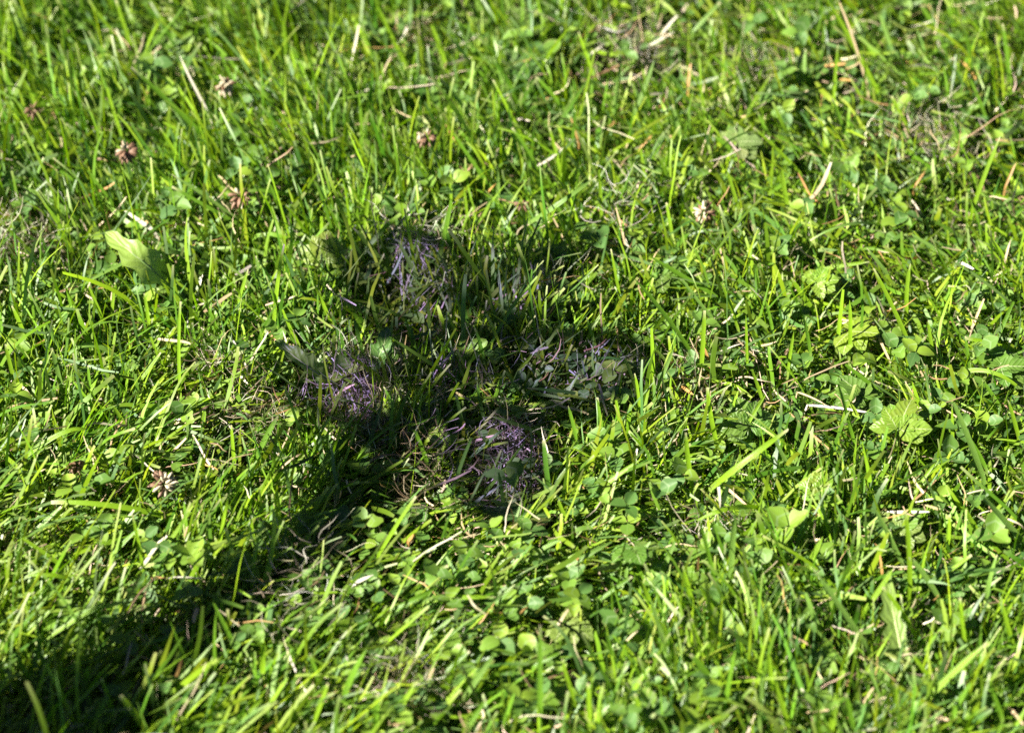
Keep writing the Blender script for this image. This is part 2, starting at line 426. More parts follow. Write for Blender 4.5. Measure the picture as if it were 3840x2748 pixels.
stuff('grass_clippings', 'loose mowing clippings, green and straw coloured, lying on the lawn', 'clippings', V, F, C, M['straw'])
# the lawn goes on round the frame, thinner
n = 60000
rr = np.sqrt(rng.uniform(0, 1, n)) * 3.2; aa = rng.uniform(0, 6.283, n)
x, y = rr * np.cos(aa), rr * np.sin(aa) + .1
k = (np.abs(x) > .52) | (y < -.50) | (y > .68)
x, y = x[k], y[k]; n = len(x)
V, F, C = blades(n, rng.gamma(8, .0045, n) + .01, rng.uniform(.0025, .0055, n), x, y, R(1) * np.clip(rng.normal(42, 18, n), 3, 85), rng.uniform(0, 6.283, n),
                 rng.gamma(2, .3, n), rng.normal(0, .8, n), pick(GREENS, n, (2, 5, 5, 4, 2, 2, 1)), rng.random(n), K=4, cut=.6)
stuff('outer_lawn', 'green lawn grass continuing round the shaded patch', 'grass', V, F, C, M['grass'])

# ------------------------------------------------------------------ leaf meshes
def strip_leaf(st, nw=2, fold=.25, curl=.0, droop=.0, col3=(.1, .2, .03), ripple=0.0):
    """leaf from stations (t, left width, right width) along +X: V, F, UV, C. lengths in metres along x"""
    V, UV, C = [], [], []
    tmax = st[-1][0]
    for i, (t, wl_, wr) in enumerate(st):
        for j in range(-nw, nw + 1):
            a = j / nw
            w = (wl_ if a > 0 else wr) * abs(a)
            yy = w if a > 0 else -w
            zz = abs(yy) * fold - droop * (t / tmax) ** 2 * tmax + curl * (abs(a) ** 2) * (wl_ + wr) * .5
            zz += ripple * math.sin(i * 2.1 + (1 if a > 0 else 3)) * abs(a)
            V.append((t, yy, zz)); UV.append((.5 + a * .5, t / tmax)); C.append(col3)
    m = 2 * nw + 1
    F = []
    for i in range(len(st) - 1):
        for j in range(m - 1):
            F.append((i * m + j, (i + 1) * m + j, (i + 1) * m + j + 1, i * m + j + 1))
    return np.array(V), np.array(F), np.array(UV), np.array(C)
def xf(V, mat):
    A = np.array(mat)
    return V @ A[:3, :3].T + A[:3, 3]
def tube(P, r0, r1, k=5):
    P = [Vector(p) for p in P]; V = []
    for i, p in enumerate(P):
        d = (P[min(i + 1, len(P) - 1)] - P[max(i - 1, 0)]).normalized()
        a = d.cross(Vector((.3, 1, .2))).normalized(); b = d.cross(a)
        r = r0 + (r1 - r0) * i / (len(P) - 1)
        for j in range(k):
            q = 2 * math.pi * j / k
            V.append(p + (a * math.cos(q) + b * math.sin(q)) * r)
    F = []
    for i in range(len(P) - 1):
        for j in range(k):
            F.append((i * k + j, i * k + (j + 1) % k, (i + 1) * k + (j + 1) % k, (i + 1) * k + j))
    return np.array([tuple(v) for v in V]), np.array(F)

def clover_variant(seed):
    r = random.Random(seed)
    L = r.uniform(.0105, .0125); W = L * r.uniform(.40, .46)
    H = r.uniform(.014, .022)
    lx, ly = r.uniform(-.006, .006), r.uniform(-.006, .006)
    top = Vector((lx, ly, H))
    pet = tube([(0, 0, -.003), (lx * .2, ly * .2, H * .45), (lx * .7, ly * .7, H * .85), top], .00055, .00040)
    leaflets = []
    base = r.uniform(0, 6.28)
    for k in range(3):
        sc = r.uniform(.85, 1.08)
        bite = r.random() < .18
        st = []
        for i in range(9):
            t = i / 8
            w = W * (math.sin(min(1, t * 1.02 + .02) ** .78 * math.pi) ** .62) * (.86 + .32 * t)
            if i == 8: w = W * .22
            if i == 0: w = W * .05
            a, b = w, w
            if bite and i in (5, 6): a *= r.uniform(.45, .75)
            st.append((t * L * sc, a * sc * r.uniform(.97, 1.03), b * sc * r.uniform(.97, 1.03)))
        fold = r.uniform(-.05, .42)
        v, f, uv, c = strip_leaf(st, 2, fold, r.uniform(-.08, .12), r.uniform(-.15, .35))
        ang = base + k * 2.094 + r.uniform(-.25, .25)
        m4 = Matrix.Translation(top) @ Matrix.Rotation(ang, 4, 'Z') @ Matrix.Rotation(-r.uniform(-.25, .5), 4, 'Y') @ Matrix.Rotation(r.uniform(-.3, .3), 4, 'X') @ Matrix.Translation((.0006, 0, 0))
        leaflets.append((xf(v, m4), f, uv))
    return pet, leaflets
CV = [clover_variant(100 + i) for i in range(10)]
CVM = []
for i, (pet, lf) in enumerate(CV):
    pm = mesh_np('petiole', pet[0], pet[1]); pm.materials.append(M['stem'])
    lm = []
    for v, f, uv in lf:
        me = mesh_np('leaflet', v, f, np.zeros((len(v), 3)), uv); me.materials.append(M['clover']); lm.append(me)
    CVM.append((pm, lm))

# ------------------------------------------------------------------ where the shadow falls (for descriptions, and as outlines of the sun catcher's petals)
PATCH = [(1580, 1080, 200, 165), (2010, 1110, 125, 112), (2215, 1405, 215, 120), (1905, 1735, 125, 170), (1305, 1455, 175, 102), (1755, 1420, 190, 70)]
def light_at(px, py):
    for a, b, c, d in PATCH:
        if ((px - a) / c) ** 2 + ((py - b) / d) ** 2 < 1: return 'violet'
    if 1080 < px < 2450 and 930 < py < 1900:
        return 'edge' if ((px - 1760) / 640) ** 2 + ((py - 1400) / 470) ** 2 < 1 else 'sun'
    t = (px + py - 3150)
    if px < 1350 and py > 1850 and abs((px - 1100) + (py - 2150) * 1.15) < 260: return 'shade'
    if px < 800 and py > 2430 and (px - 560) < (2748 - py) * .9: return 'shade'
    return 'sun'
CL_LABEL = {'sun': ('green clover leaf of three leaflets in the sunlit lawn', 'clover leaves in the sun'),
            'violet': ('clover leaf lit dull violet inside the flower shaped shadow', 'clover leaves in the violet light'),
            'edge': ('dark clover leaf between the violet patches of the shadow', 'clover leaves between the violet patches'),
            'shade': ('dark clover leaf in the long arm shaped shadow', 'clover leaves in the arm shadow')}
LAND = [(480, 960, 'the broad dandelion leaf'), (60, 930, 'the grey mat of dead grass'), (475, 565, 'the reddish brown flower head'), (900, 735, 'the drooping tan flower head'),
    (1600, 515, 'the fading flower head with a white floret'), (615, 1815, 'the cream flower head'), (2640, 795, 'the flattened pale flower head'), (850, 320, 'the pale spiky seed head'),
    (3365, 1625, 'the brightest buttercup leaf'), (3190, 1230, 'the glowing buttercup leaf behind two blades'), (2760, 565, 'the pale grey green buttercup leaf'), (2810, 1590, 'the upright buttercup leaf of two segments'),
    (3345, 2330, 'the long narrow dandelion leaf'), (1110, 1350, 'the pointed dandelion leaf'), (2375, 2040, 'the hanging toothed leaf'), (2120, 2310, 'the crumpled yellow green leaf'),
    (1540, 2560, 'the pale dry tangle before the clover'), (3490, 540, 'the grey blurred tangle of dead grass'), (2390, 240, 'the straw coloured tangle at the back'), (1000, 1575, 'the curly straw tangle'),
    (1930, 250, 'the blurred dark lobed leaf'), (3745, 1400, 'the half hidden buttercup leaf'), (2560, 1480, 'the tan patch of dead grass'), (2025, 2540, 'the long blurred upright blade'),
    (120, 410, 'the blurred brown flower head'), (290, 1745, 'the small dark brown flower head'), (3200, 170, 'the long tan stalk at the back'), (2110, 755, 'the blade with a long white end'),
    (400, 1895, 'the flat blade with a white half'), (1215, 985, 'the bright toothed leaf above the shadow'), (660, 1540, 'the pale straw fan'), (3070, 1870, 'the little folded buttercup leaf'),
    (1760, 1400, 'the middle of the flower shaped shadow'), (1900, 1700, 'the violet dead grass fibres'), (1345, 1440, 'the violet tinted tangle'), (1100, 2200, 'the pale wisps in the arm shadow'), (1580, 1050, 'the frayed dry headed blade')]
def near(px, py):
    return min(LAND, key=lambda q: (q[0] - px) ** 2 + (q[1] - py) ** 2)[2]
clover_spots = []
def clover(px, py, sc=1.0, lift=0.0, label=None, variant=None, tx=0., ty=0.):
    v = random.randrange(len(CVM)) if variant is None else variant
    p = gp(px, py, .018 * sc + lift * .8)
    e = empty('clover_leaf', (p.x, p.y, float(gz(p.x, p.y))))
    e.rotation_euler = (tx + random.gauss(0, .16), ty + random.gauss(0, .16), random.uniform(0, 6.28))
    sc *= .84
    e.scale = (sc, sc, sc * (1.04 + lift * .8 / .02))
    k = light_at(px, py)
    lab, grp = CL_LABEL[k]
    if not label:
        size = 'large' if sc > 1.0 else ('small' if sc < .8 else 'middling')
        tone = {'sun': 'sunlit', 'violet': 'violet lit', 'edge': 'shaded', 'shade': 'shaded'}[k]
        w = near(px, py)
        lab, grp = f'{size} {tone} clover leaf near {w}', f'{size} {tone} clover leaves near {w}'
    tag(e, label or lab, 'clover', None if label else grp)
    pm, lm = CVM[v]
    link('petiole', pm, None, e)
    for me in lm: link('leaflet', me, None, e)
    clover_spots.append((p.x, p.y))
HERO_CLOVER = [(660, 1540, 1.1, .004, 'flat open clover leaf of three leaflets beside a pale straw fan'), (960, 1275, 1.2, .004), (1010, 1210, 1.0, 0), (1140, 1190, 1.15, .003),
    (2250, 895, 1.15, .006), (1570, 1075, 1.2, .002), (1540, 1170, 1.1, 0), (1110, 1560, 1.0, .002), (1180, 1600, .9, 0), (2195, 2195, 1.1, .004), (2150, 2250, 1.0, .002),
    (3120, 1420, 1.05, .003), (2790, 1370, 1.1, 0), (3350, 1300, 1.25, .003), (3460, 1360, 1.2, .003), (700, 1040, 1.15, .004), (560, 1080, 1.1, 0), (430, 1010, 1.0, 0), (660, 1150, 1.1, .005),
    (880, 470, 1.2, .006), (910, 650, 1.15, .008), (790, 760, 1.1, .004), (960, 680, 1.1, .004), (710, 770, 1.2, .004), (390, 860, 1.1, 0), (1620, 640, 1.3, .004), (1690, 690, 1.2, .002),
    (2190, 860, 1.0, 0), (2400, 760, 1.1, 0), (2380, 900, 1.0, .004), (1460, 770, 1.2, .004), (200, 1290, 1.2, .004), (60, 1500, 1.2, .004), (120, 1640, 1.1, .004), (150, 1720, 1.0, 0),
    (290, 1980, 1.1, .004), (390, 1980, 1.1, .004), (680, 2110, 1.1, .004), (400, 2170, 1.0, .004), (260, 2260, 1.1, .003), (520, 2180, 1.0, .003), (880, 2130, 1.1, 0), (410, 2390, 1.1, .004),
    (1760, 2070, 1.1, .002), (1800, 2040, .9, .008), (1640, 2150, 1.1, .004), (1720, 2270, 1.1, .004), (1930, 2220, 1.1, .004), (1990, 2240, 1.0, .005), (1920, 2370, 1.2, .004), (1960, 2440, 1.1, .004),
    (1710, 2430, 1.1, .004), (1740, 2550, 1.2, .004), (1960, 2620, 1.2, .006), (2030, 2570, 1.1, .004), (2240, 2520, 1.1, .003), (2180, 2460, 1.1, .004), (2460, 2620, 1.3, .004), (2360, 2690, 1.2, .004),
    (2340, 1900, 1.1, .004), (2380, 1920, 1.1, .004), (2100, 2390, 1.0, .003), (2280, 2330, 1.2, .004), (2970, 1960, 1.3, .003), (2920, 2010, 1.0, 0), (2680, 2030, 1.1, 0), (2850, 2100, 1.0, .004),
    (3570, 2310, 1.2, .003), (3640, 2330, 1.0, .0), (3080, 2410, 1.2, .004), (3110, 2450, 1.0, .002), (3010, 2350, .9, .003), (2590, 2720, 1.3, .004), (2700, 2600, 1.2, .004),
    (3690, 1340, 1.1, .002), (3600, 1600, 1.2, .004), (3520, 1660, 1.1, .002), (2950, 1570, 1.1, .003), (3290, 1580, 1.1, .003), (3740, 1930, 1.2, .003), (3660, 2090, 1.0, .0), (3620, 2110, 1.1, 0),
    (340, 210, 1.3, .006), (400, 160, 1.2, .004), (360, 380, 1.2, .006), (240, 380, 1.1, .002), (180, 560, 1.1, .002), (540, 270, 1.3, .008), (60, 90, 1.3, .004), (620, 340, 1.2, .004),
    (1600, 260, 1.2, .004), (1640, 330, 1.1, .002), (2020, 190, 1.3, .008), (1940, 130, 1.3, .004), (2780, 60, 1.3, .004), (2980, 110, 1.3, .006), (3440, 380, 1.2, .004), (3580, 330, 1.2, .004),
    (3160, 640, 1.1, .002), (3230, 650, 1.1, .002), (3420, 800, 1.2, .004), (3380, 820, 1.1, .004), (2870, 360, 1.1, 0), (2940, 270, 1.2, .003), (3100, 430, 1.1, .003),
    (2210, 1330, 1.1, .002), (2290, 1400, 1.1, .002), (2150, 1360, 1.0, .002), (2320, 1470, 1.0, .002), (1270, 1370, 1.1, .003), (1220, 1540, 1.0, .002), (2200, 1460, 1.0, .002), (1900, 1790, 1.2, .008),
    (1180, 1420, 1.0, 0), (1720, 1120, .9, .0), (2060, 1170, .9, .0), (1980, 1400, .9, 0)]
for h in HERO_CLOVER: clover(*h)
# fill up to 300 single clover leaves, thickest where the photograph shows most
tries = 0
while len(clover_spots) < 300 and tries < 6000:
    tries += 1
    px, py = random.uniform(-40, 3880), random.uniform(-40, 2800)
    p = gp(px, py)
    w = zone(np.array([p.x]), np.array([p.y]))[0, 4]
    if random.random() > w * .7: continue
    if min((p.x - a) ** 2 + (p.y - b) ** 2 for a, b in clover_spots) < .009 ** 2: continue
    clover(px, py, random.uniform(.68, 1.12), random.choice((0, 0, 0, .003, .006)))
# the small uncounted clover underneath
def clover_stuff(n):
    Vs, Fs, UVs, Cs = [], [], [], []; off = 0
    x, y = area(n * 3); z = zone(x, y)
    k = rng.random(len(x)) < z[:, 4] * .7
    x, y = x[k][:n], y[k][:n]
    for a, b in zip(x, y):
        pet, lf = CV[random.randrange(len(CV))]
        s = random.uniform(.42, .85)
        m4 = Matrix.Translation((a, b, float(gz(a, b)))) @ Matrix.Rotation(random.uniform(0, 6.28), 4, 'Z') @ Matrix.Rotation(random.gauss(0, .2), 4, 'X') @ Matrix.Diagonal((s, s, s * random.uniform(.7, 1.25), 1))
        for v, f, uv in lf:
            Vs.append(xf(v, m4)); Fs.append(f + off); UVs.append(uv); Cs.append(np.full((len(v), 3), random.random())); off += len(v)
    me = mesh_np('clover_ground_cover', np.concatenate(Vs), np.concatenate(Fs), np.concatenate(Cs), np.concatenate(UVs))
    tag(link('clover_ground_cover', me, M['clover']), 'small clover leaves growing low among the grass', 'clover', kind='stuff')
clover_stuff(2600)

# ------------------------------------------------------------------ broad leaves
def toothed(L, W, lobes, depth, seed, taper=.85, asym=.0):
    """stations of a lobed leaf segment"""
    r = random.Random(seed); st = []
    n = lobes * 4 + 1
    for i in range(n):
        t = i / (n - 1)
        env = math.sin(math.pi * min(1, (t * .96 + .04)) ** taper) ** .7
        tooth = abs(((t * lobes) % 1) - .5) * 2
        wa = W * env * (1 - depth * tooth) * r.uniform(.92, 1.08)
        wb = W * env * (1 - depth * (1 - abs(((t * lobes + .35) % 1) - .5) * 2)) * r.uniform(.92, 1.08)
        if i == n - 1: wa = wb = W * .03
        if i == 0: wa = wb = W * .06
        st.append((t * L, wa, wb * (1 - asym)))
    return st
def buttercup(px, py, size, label, heading=1.57, tilt=0.0, colr=(.15, .27, .03), seed=0, h=.018, roll=0.):
    size *= .84; h -= .002; colr = tuple(q * .85 for q in colr)
    """creeping buttercup leaf: three cut segments, each split into toothed lobes"""
    p = gp(px, py, h)
    g = float(gz(p.x, p.y))
    e = empty('buttercup_leaf', (p.x, p.y, g)); tag(e, label, 'buttercup')
    r = random.Random(seed)
    top = Vector((0, 0, h))
    ang0 = Matrix.Translation(top) @ Matrix.Rotation(heading, 4, 'Z') @ Matrix.Rotation(-tilt, 4, 'Y') @ Matrix.Rotation(roll, 4, 'X')
    pv, pf = tube([(0, 0, -.002), (-math.cos(heading) * .004, -math.sin(heading) * .004, h * .6), top], .0009, .0006)
    link('petiole', mesh_np('petiole', pv, pf), M['stem'], e)
    for k, (a, s) in enumerate(((0, 1.0), (1.25, .86), (-1.25, .86))):
        Vs, Fs, UVs, Cs = [], [], [], []; off = 0
        for j, (b, t) in enumerate(((0, 1.0), (.55, .84), (-.55, .84))):
            L = size * s * t
            v, f, uv, c = strip_leaf(toothed(L, L * .40, 2, .26, seed * 31 + k * 7 + j), 2, r.uniform(.0, .25), .05, r.uniform(.05, .3),
                                     tuple(x * r.uniform(.9, 1.1) for x in colr), ripple=.0006)
            v = xf(v, ang0 @ Matrix.Rotation(a + r.uniform(-.1, .1), 4, 'Z') @ Matrix.Rotation(-r.uniform(-.1, .25), 4, 'Y') @ Matrix.Translation((size * .04, 0, .0002 * j)) @ Matrix.Rotation(b, 4, 'Z'))
            Vs.append(v); Fs.append(f + off); UVs.append(uv); Cs.append(c); off += len(v)
        link('leaf_segment', mesh_np('leaf_segment', np.concatenate(Vs), np.concatenate(Fs), np.concatenate(Cs), np.concatenate(UVs)), M['broad'], e)
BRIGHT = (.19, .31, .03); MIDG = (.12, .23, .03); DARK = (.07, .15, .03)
buttercup(3365, 1625, .027, 'bright yellow green buttercup leaf with deeply cut lobes standing clear of the grass', 1.15, .25, BRIGHT, 1, .026)
buttercup(3235, 1480, .024, 'mottled pale buttercup leaf between tall blades beside the brightest one', 2.2, .2, MIDG, 2, .022)
buttercup(3060, 1075, .020, 'small bright buttercup leaf with a grass blade crossing its left lobe', .5, .2, BRIGHT, 3, .02)
buttercup(3190, 1230, .025, 'glowing yellow green buttercup leaf behind two upright blades', -.6, .3, (.22, .33, .03), 4, .024)
buttercup(2760, 565, .024, 'pale grey green buttercup leaf in the dry part of the lawn', .4, .1, (.19, .27, .08), 5, .022)
buttercup(2810, 1590, .024, 'upright dull green buttercup leaf of two broad segments near a long bent blade', 1.9, .5, MIDG, 6, .024)
buttercup(1215, 985, .022, 'bright toothed leaf standing up beside the top of the shadow', 1.5, .7, (.22, .32, .04), 7, .02)
buttercup(2375, 2040, .021, 'dull green toothed leaf hanging over the clover patch', -1.3, .3, MIDG, 8, .030)
buttercup(3370, 1990, .022, 'pale buttercup leaf beneath two crossing blades', .8, .25, (.17, .27, .05), 9, .018)
buttercup(640, 1100, .024, 'grey green lobed leaf tucked under the broad dandelion leaf', .3, .1, MIDG, 10, .016)
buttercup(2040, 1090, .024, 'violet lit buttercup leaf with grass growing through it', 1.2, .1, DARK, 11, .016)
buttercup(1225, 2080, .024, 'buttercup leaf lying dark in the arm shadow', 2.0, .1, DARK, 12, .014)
buttercup(3745, 1400, .026, 'buttercup leaf half hidden under an arching bright blade', .4, .1, MIDG, 13, .018)
buttercup(1930, 250, .027, 'blurred dark green lobed leaf far back in the lawn', .2, .15, DARK, 14, .022)
buttercup(1990, 120, .028, 'blurred mid green lobed leaf above the dark lobed one', 2.4, .2, MIDG, 15, .022)
buttercup(2480, 1030, .022, 'half shaded buttercup leaf at the right rim of the shadow', -.3, .1, MIDG, 16, .018)
buttercup(3070, 1870, .018, 'little bright buttercup leaf folded upward by a thin dry strand', 1.4, .5, BRIGHT, 17, .018)
buttercup(3350, 1950, .015, 'tiny dark cut leaf beside the pale buttercup leaf', 2.6, .1, DARK, 18, .014)
buttercup(2120, 2310, .022, 'crumpled yellow green leaf in the middle of the clover patch', -.7, .1, (.21, .30, .06), 19, .02)
buttercup(620, 170, .024, 'blurred buttercup leaf among tall blades near a white tipped blade', .9, .2, MIDG, 20, .02)

def dandelion(name, pts, width, lobes, depth, label, colr, fold=.25, seed=0, asym=0., roll=0.):
    """long leaf along a 3D polyline pts = [(px,py,h)...], base first"""
    P = [gp(*q) for q in pts]
    base = Vector((P[0].x, P[0].y, float(gz(P[0].x, P[0].y))))
    e = empty(name, base); tag(e, label, 'dandelion leaf')
    # smooth the polyline
    Q = []
    m = len(P) - 1
    def cr(i, t):
        a, b, c, d = (P[max(i - 1, 0)], P[i], P[min(i + 1, m)], P[min(i + 2, m)])
        return .5 * (2 * b + (c - a) * t + (2 * a - 5 * b + 4 * c - d) * t * t + (3 * b - a - 3 * c + d) * t ** 3)
    L = sum((P[i + 1] - P[i]).length for i in range(m))
    st = toothed(L, width, lobes, depth, seed, .62, asym)
    v, f, uv, c = strip_leaf(st, 3, fold, .08, 0, colr, ripple=.0009)
    out = []
    for q in v:
        t = min(.999, max(0, q[0] / L)) * m
        i = int(t); c0 = cr(i, t - i); tg = (cr(i, min(1, t - i + .05)) - cr(i, max(0, t - i - .05))).normalized()
        sd = Vector((0, 0, 1)).cross(tg).normalized(); up = tg.cross(sd)
        s2 = sd * math.cos(roll) + up * math.sin(roll); u2 = up * math.cos(roll) - sd * math.sin(roll)
        out.append(c0 + s2 * q[1] + u2 * q[2] - base)
    link('leaf_blade', mesh_np('leaf_blade', np.array([tuple(o) for o in out]), f, c, uv), M['broad'], e)
    rib = [cr(min(int(t), m - 1), t - min(int(t), m - 1)) - base - Vector((0, 0, .0004)) for t in np.linspace(0, m, 9)]
    rv, rf = tube(rib, .0011, .0003, 6)
    link('midrib', mesh_np('midrib', rv, rf), M['rib'] if 'pale midrib' in label else M['stem'], e)
dandelion('dandelion_leaf', [(640, 1075, .018), (570, 1010, .036), (490, 945, .046), (395, 870, .046)], .0135, 4, .38,
          'broad bright dandelion leaf with a wavy edge beside a white straw', (.22, .33, .06), .12, 3, 0, -.35)
dandelion('dandelion_leaf', [(1225, 1430, .016), (1160, 1380, .026), (1095, 1330, .032), (1030, 1275, .034)], .0090, 4, .45,
          'pointed dandelion leaf with a pale midrib at the left rim of the shadow', (.15, .25, .04), .5, 5)
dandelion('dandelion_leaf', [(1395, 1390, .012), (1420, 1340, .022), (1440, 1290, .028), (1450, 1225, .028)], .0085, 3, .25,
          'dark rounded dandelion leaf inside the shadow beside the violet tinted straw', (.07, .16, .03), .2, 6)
dandelion('dandelion_leaf', [(3390, 2500, .012), (3372, 2400, .022), (3345, 2270, .030), (3332, 2140, .030)], .0100, 6, .40,
          'long narrow toothed dandelion leaf with a pale midrib lying between clumps of grass', (.19, .29, .06), .2, 8, .45)
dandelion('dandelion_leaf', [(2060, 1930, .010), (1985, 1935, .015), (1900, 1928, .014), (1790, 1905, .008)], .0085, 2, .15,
          'dark broad leaf lying at the lower rim of the shadow below the violet straw', (.045, .11, .025), .15, 9)  # leaf green darkened to paint in the shade it lies in

# ------------------------------------------------------------------ single grass blades that stand out
CK = {'y': (.180, .320, .014), 'g': (.110, .235, .016), 'p': (.145, .26, .050), 'd': (.070, .17, .020), 'w': (.66, .63, .52), 't': (.54, .42, .26), 'o': (.46, .27, .09)}  # the darkest green holds painted shade, for blades inside the shadow
def ribbon(P, width, c0, ctip, csheath, tipw=.6, nseg=None, twist=0., face=None):
    n = len(P); V, UV, C = [], [], []
    T = 0.0
    view = Vector((SUN.x * .3, -.55, .8)).normalized() if face is None else face
    for i, p in enumerate(P):
        t = i / (n - 1)
        d = (P[min(i + 1, n - 1)] - P[max(i - 1, 0)]).normalized()
        sd = d.cross(view).normalized(); up = sd.cross(d).normalized()
        a = twist * (t - .3)
        s2 = sd * math.cos(a) + up * math.sin(a); u2 = up * math.cos(a) - sd * math.sin(a)
        w = width * .5 * np.interp(t, [0, .15, .4, .8, 1], [.6, .85, 1, .85, tipw])
        for k in (-1, 0, 1):
            V.append(p + s2 * (w * k) + u2 * (abs(k) * w * .28)); UV.append((.5 + .5 * k, t))
            cc = np.array(c0)
            q = max(0, 1 - t / .22); cc = cc * (1 - q * .7) + np.array(csheath) * q * .7
            q = max(0, (t - .90) / .10); cc = cc * (1 - q) + np.array(ctip) * q
            C.append(cc)
    F = []
    for i in range(n - 1):
        for k in range(2):
            F.append((i * 3 + k, i * 3 + k + 1, i * 3 + k + 4, i * 3 + k + 3))
    return np.array([tuple(v) for v in V]), np.array(F), np.array(UV), np.array(C)
BL_LABEL = {'y': ('bright yellow green grass blade standing out of the lawn', 'bright grass blades'),
            'g': ('long mid green grass blade standing out of the lawn', 'mid green grass blades'),
            'p': ('pale grey green grass blade with a dry tip', 'pale grass blades'),
            'd': ('long dark green grass blade rising from the shadow', 'dark grass blades in shadow'),
            'w': ('bleached white dry grass stalk lying across the lawn', 'bleached white stalks'),
            't': ('tan dry grass stalk lying across the lawn', 'tan dry stalks'),
            'o': ('short orange brown dead blade in the lawn', 'orange brown dead blades')}
def hero(bx, by, tx, ty, w=2.2, k='g', mid=None, label=None, h=None):
    dy = by - ty
    ht = (max(.015, .80 * dy * .000167 / math.cos(PITCH)) + .009) if h is None else h
    ht = min(ht, .066)
    T = gp(tx, ty, ht)
    B = gp(bx, by, .014)
    root = Vector((B.x - (T.x - B.x) * .10, B.y - (T.y - B.y) * .10, 0)); root.z = float(gz(root.x, root.y))
    if mid is None:
        Lb = (T - B).length
        Mp = (B + T) / 2 + Vector((random.gauss(0, .025), random.gauss(0, .02), abs(random.gauss(.03, .04)))) * Lb
    else:
        Mp = gp(mid[0], mid[1], (ht + .014) / 2 + (mid[2] if len(mid) > 2 else .008))
        Mp = Mp * 2 - (B + T) / 2       # control point so that the curve passes through
    pts = [root - root, B - root] if False else []
    N = 14
    for i in range(N):
        t = i / (N - 1)
        pts.append((1 - t) ** 2 * B + 2 * t * (1 - t) * Mp + t * t * T - root)
    pts = [Vector((0, 0, -.002)), (pts[0] + Vector((0, 0, 0))) * .5] + pts
    dry = k in 'wto'
    w *= .68 if dry else 1.12
    c0 = np.array(CK[k]) * random.uniform(.85, 1.15)
    tip = (.50, .47, .30) if random.random() < .5 and not dry else c0
    sh = (.30, .34, .14) if not dry else c0 * 1.1
    V, F, UV, C = ribbon(pts, w * .001, c0, tip, sh if random.random() < .5 else c0 * 1.2, random.choice((.65, .55, .1, .35)), twist=random.gauss(0, .6))
    nm = 'grass_blade' if not dry else 'dry_stalk'
    o = link(nm, mesh_np(nm, V, F, C, UV), M['straw'] if dry else M['blade'])
    o.location = root
    kk = k
    if k in 'yg' and light_at(bx, by) != 'sun': kk = 'd'
    lab, grp = BL_LABEL[kk]
    lf = 'lying' if abs(dy) < abs(bx - tx) * .6 else ('upright' if abs(bx - tx) < 35 else ('left leaning' if tx < bx else 'right leaning'))
    kind = {'y': 'bright yellow green grass blade', 'g': 'mid green grass blade', 'p': 'pale green grass blade', 'd': 'dark shaded grass blade', 'w': 'bleached white dry stalk', 't': 'tan dry stalk', 'o': 'orange brown dead blade'}[kk]
    lf = {'left leaning': 'slanting', 'right leaning': 'slanting'}.get(lf, lf)
    wd = near((bx + tx) / 2, (by + ty) / 2)
    lab, grp = f'{lf} {kind} near {wd}', f'{lf} {kind}s near {wd}'
    tag(o, label or lab, 'grass' if not dry else 'dry grass', None if label else grp)
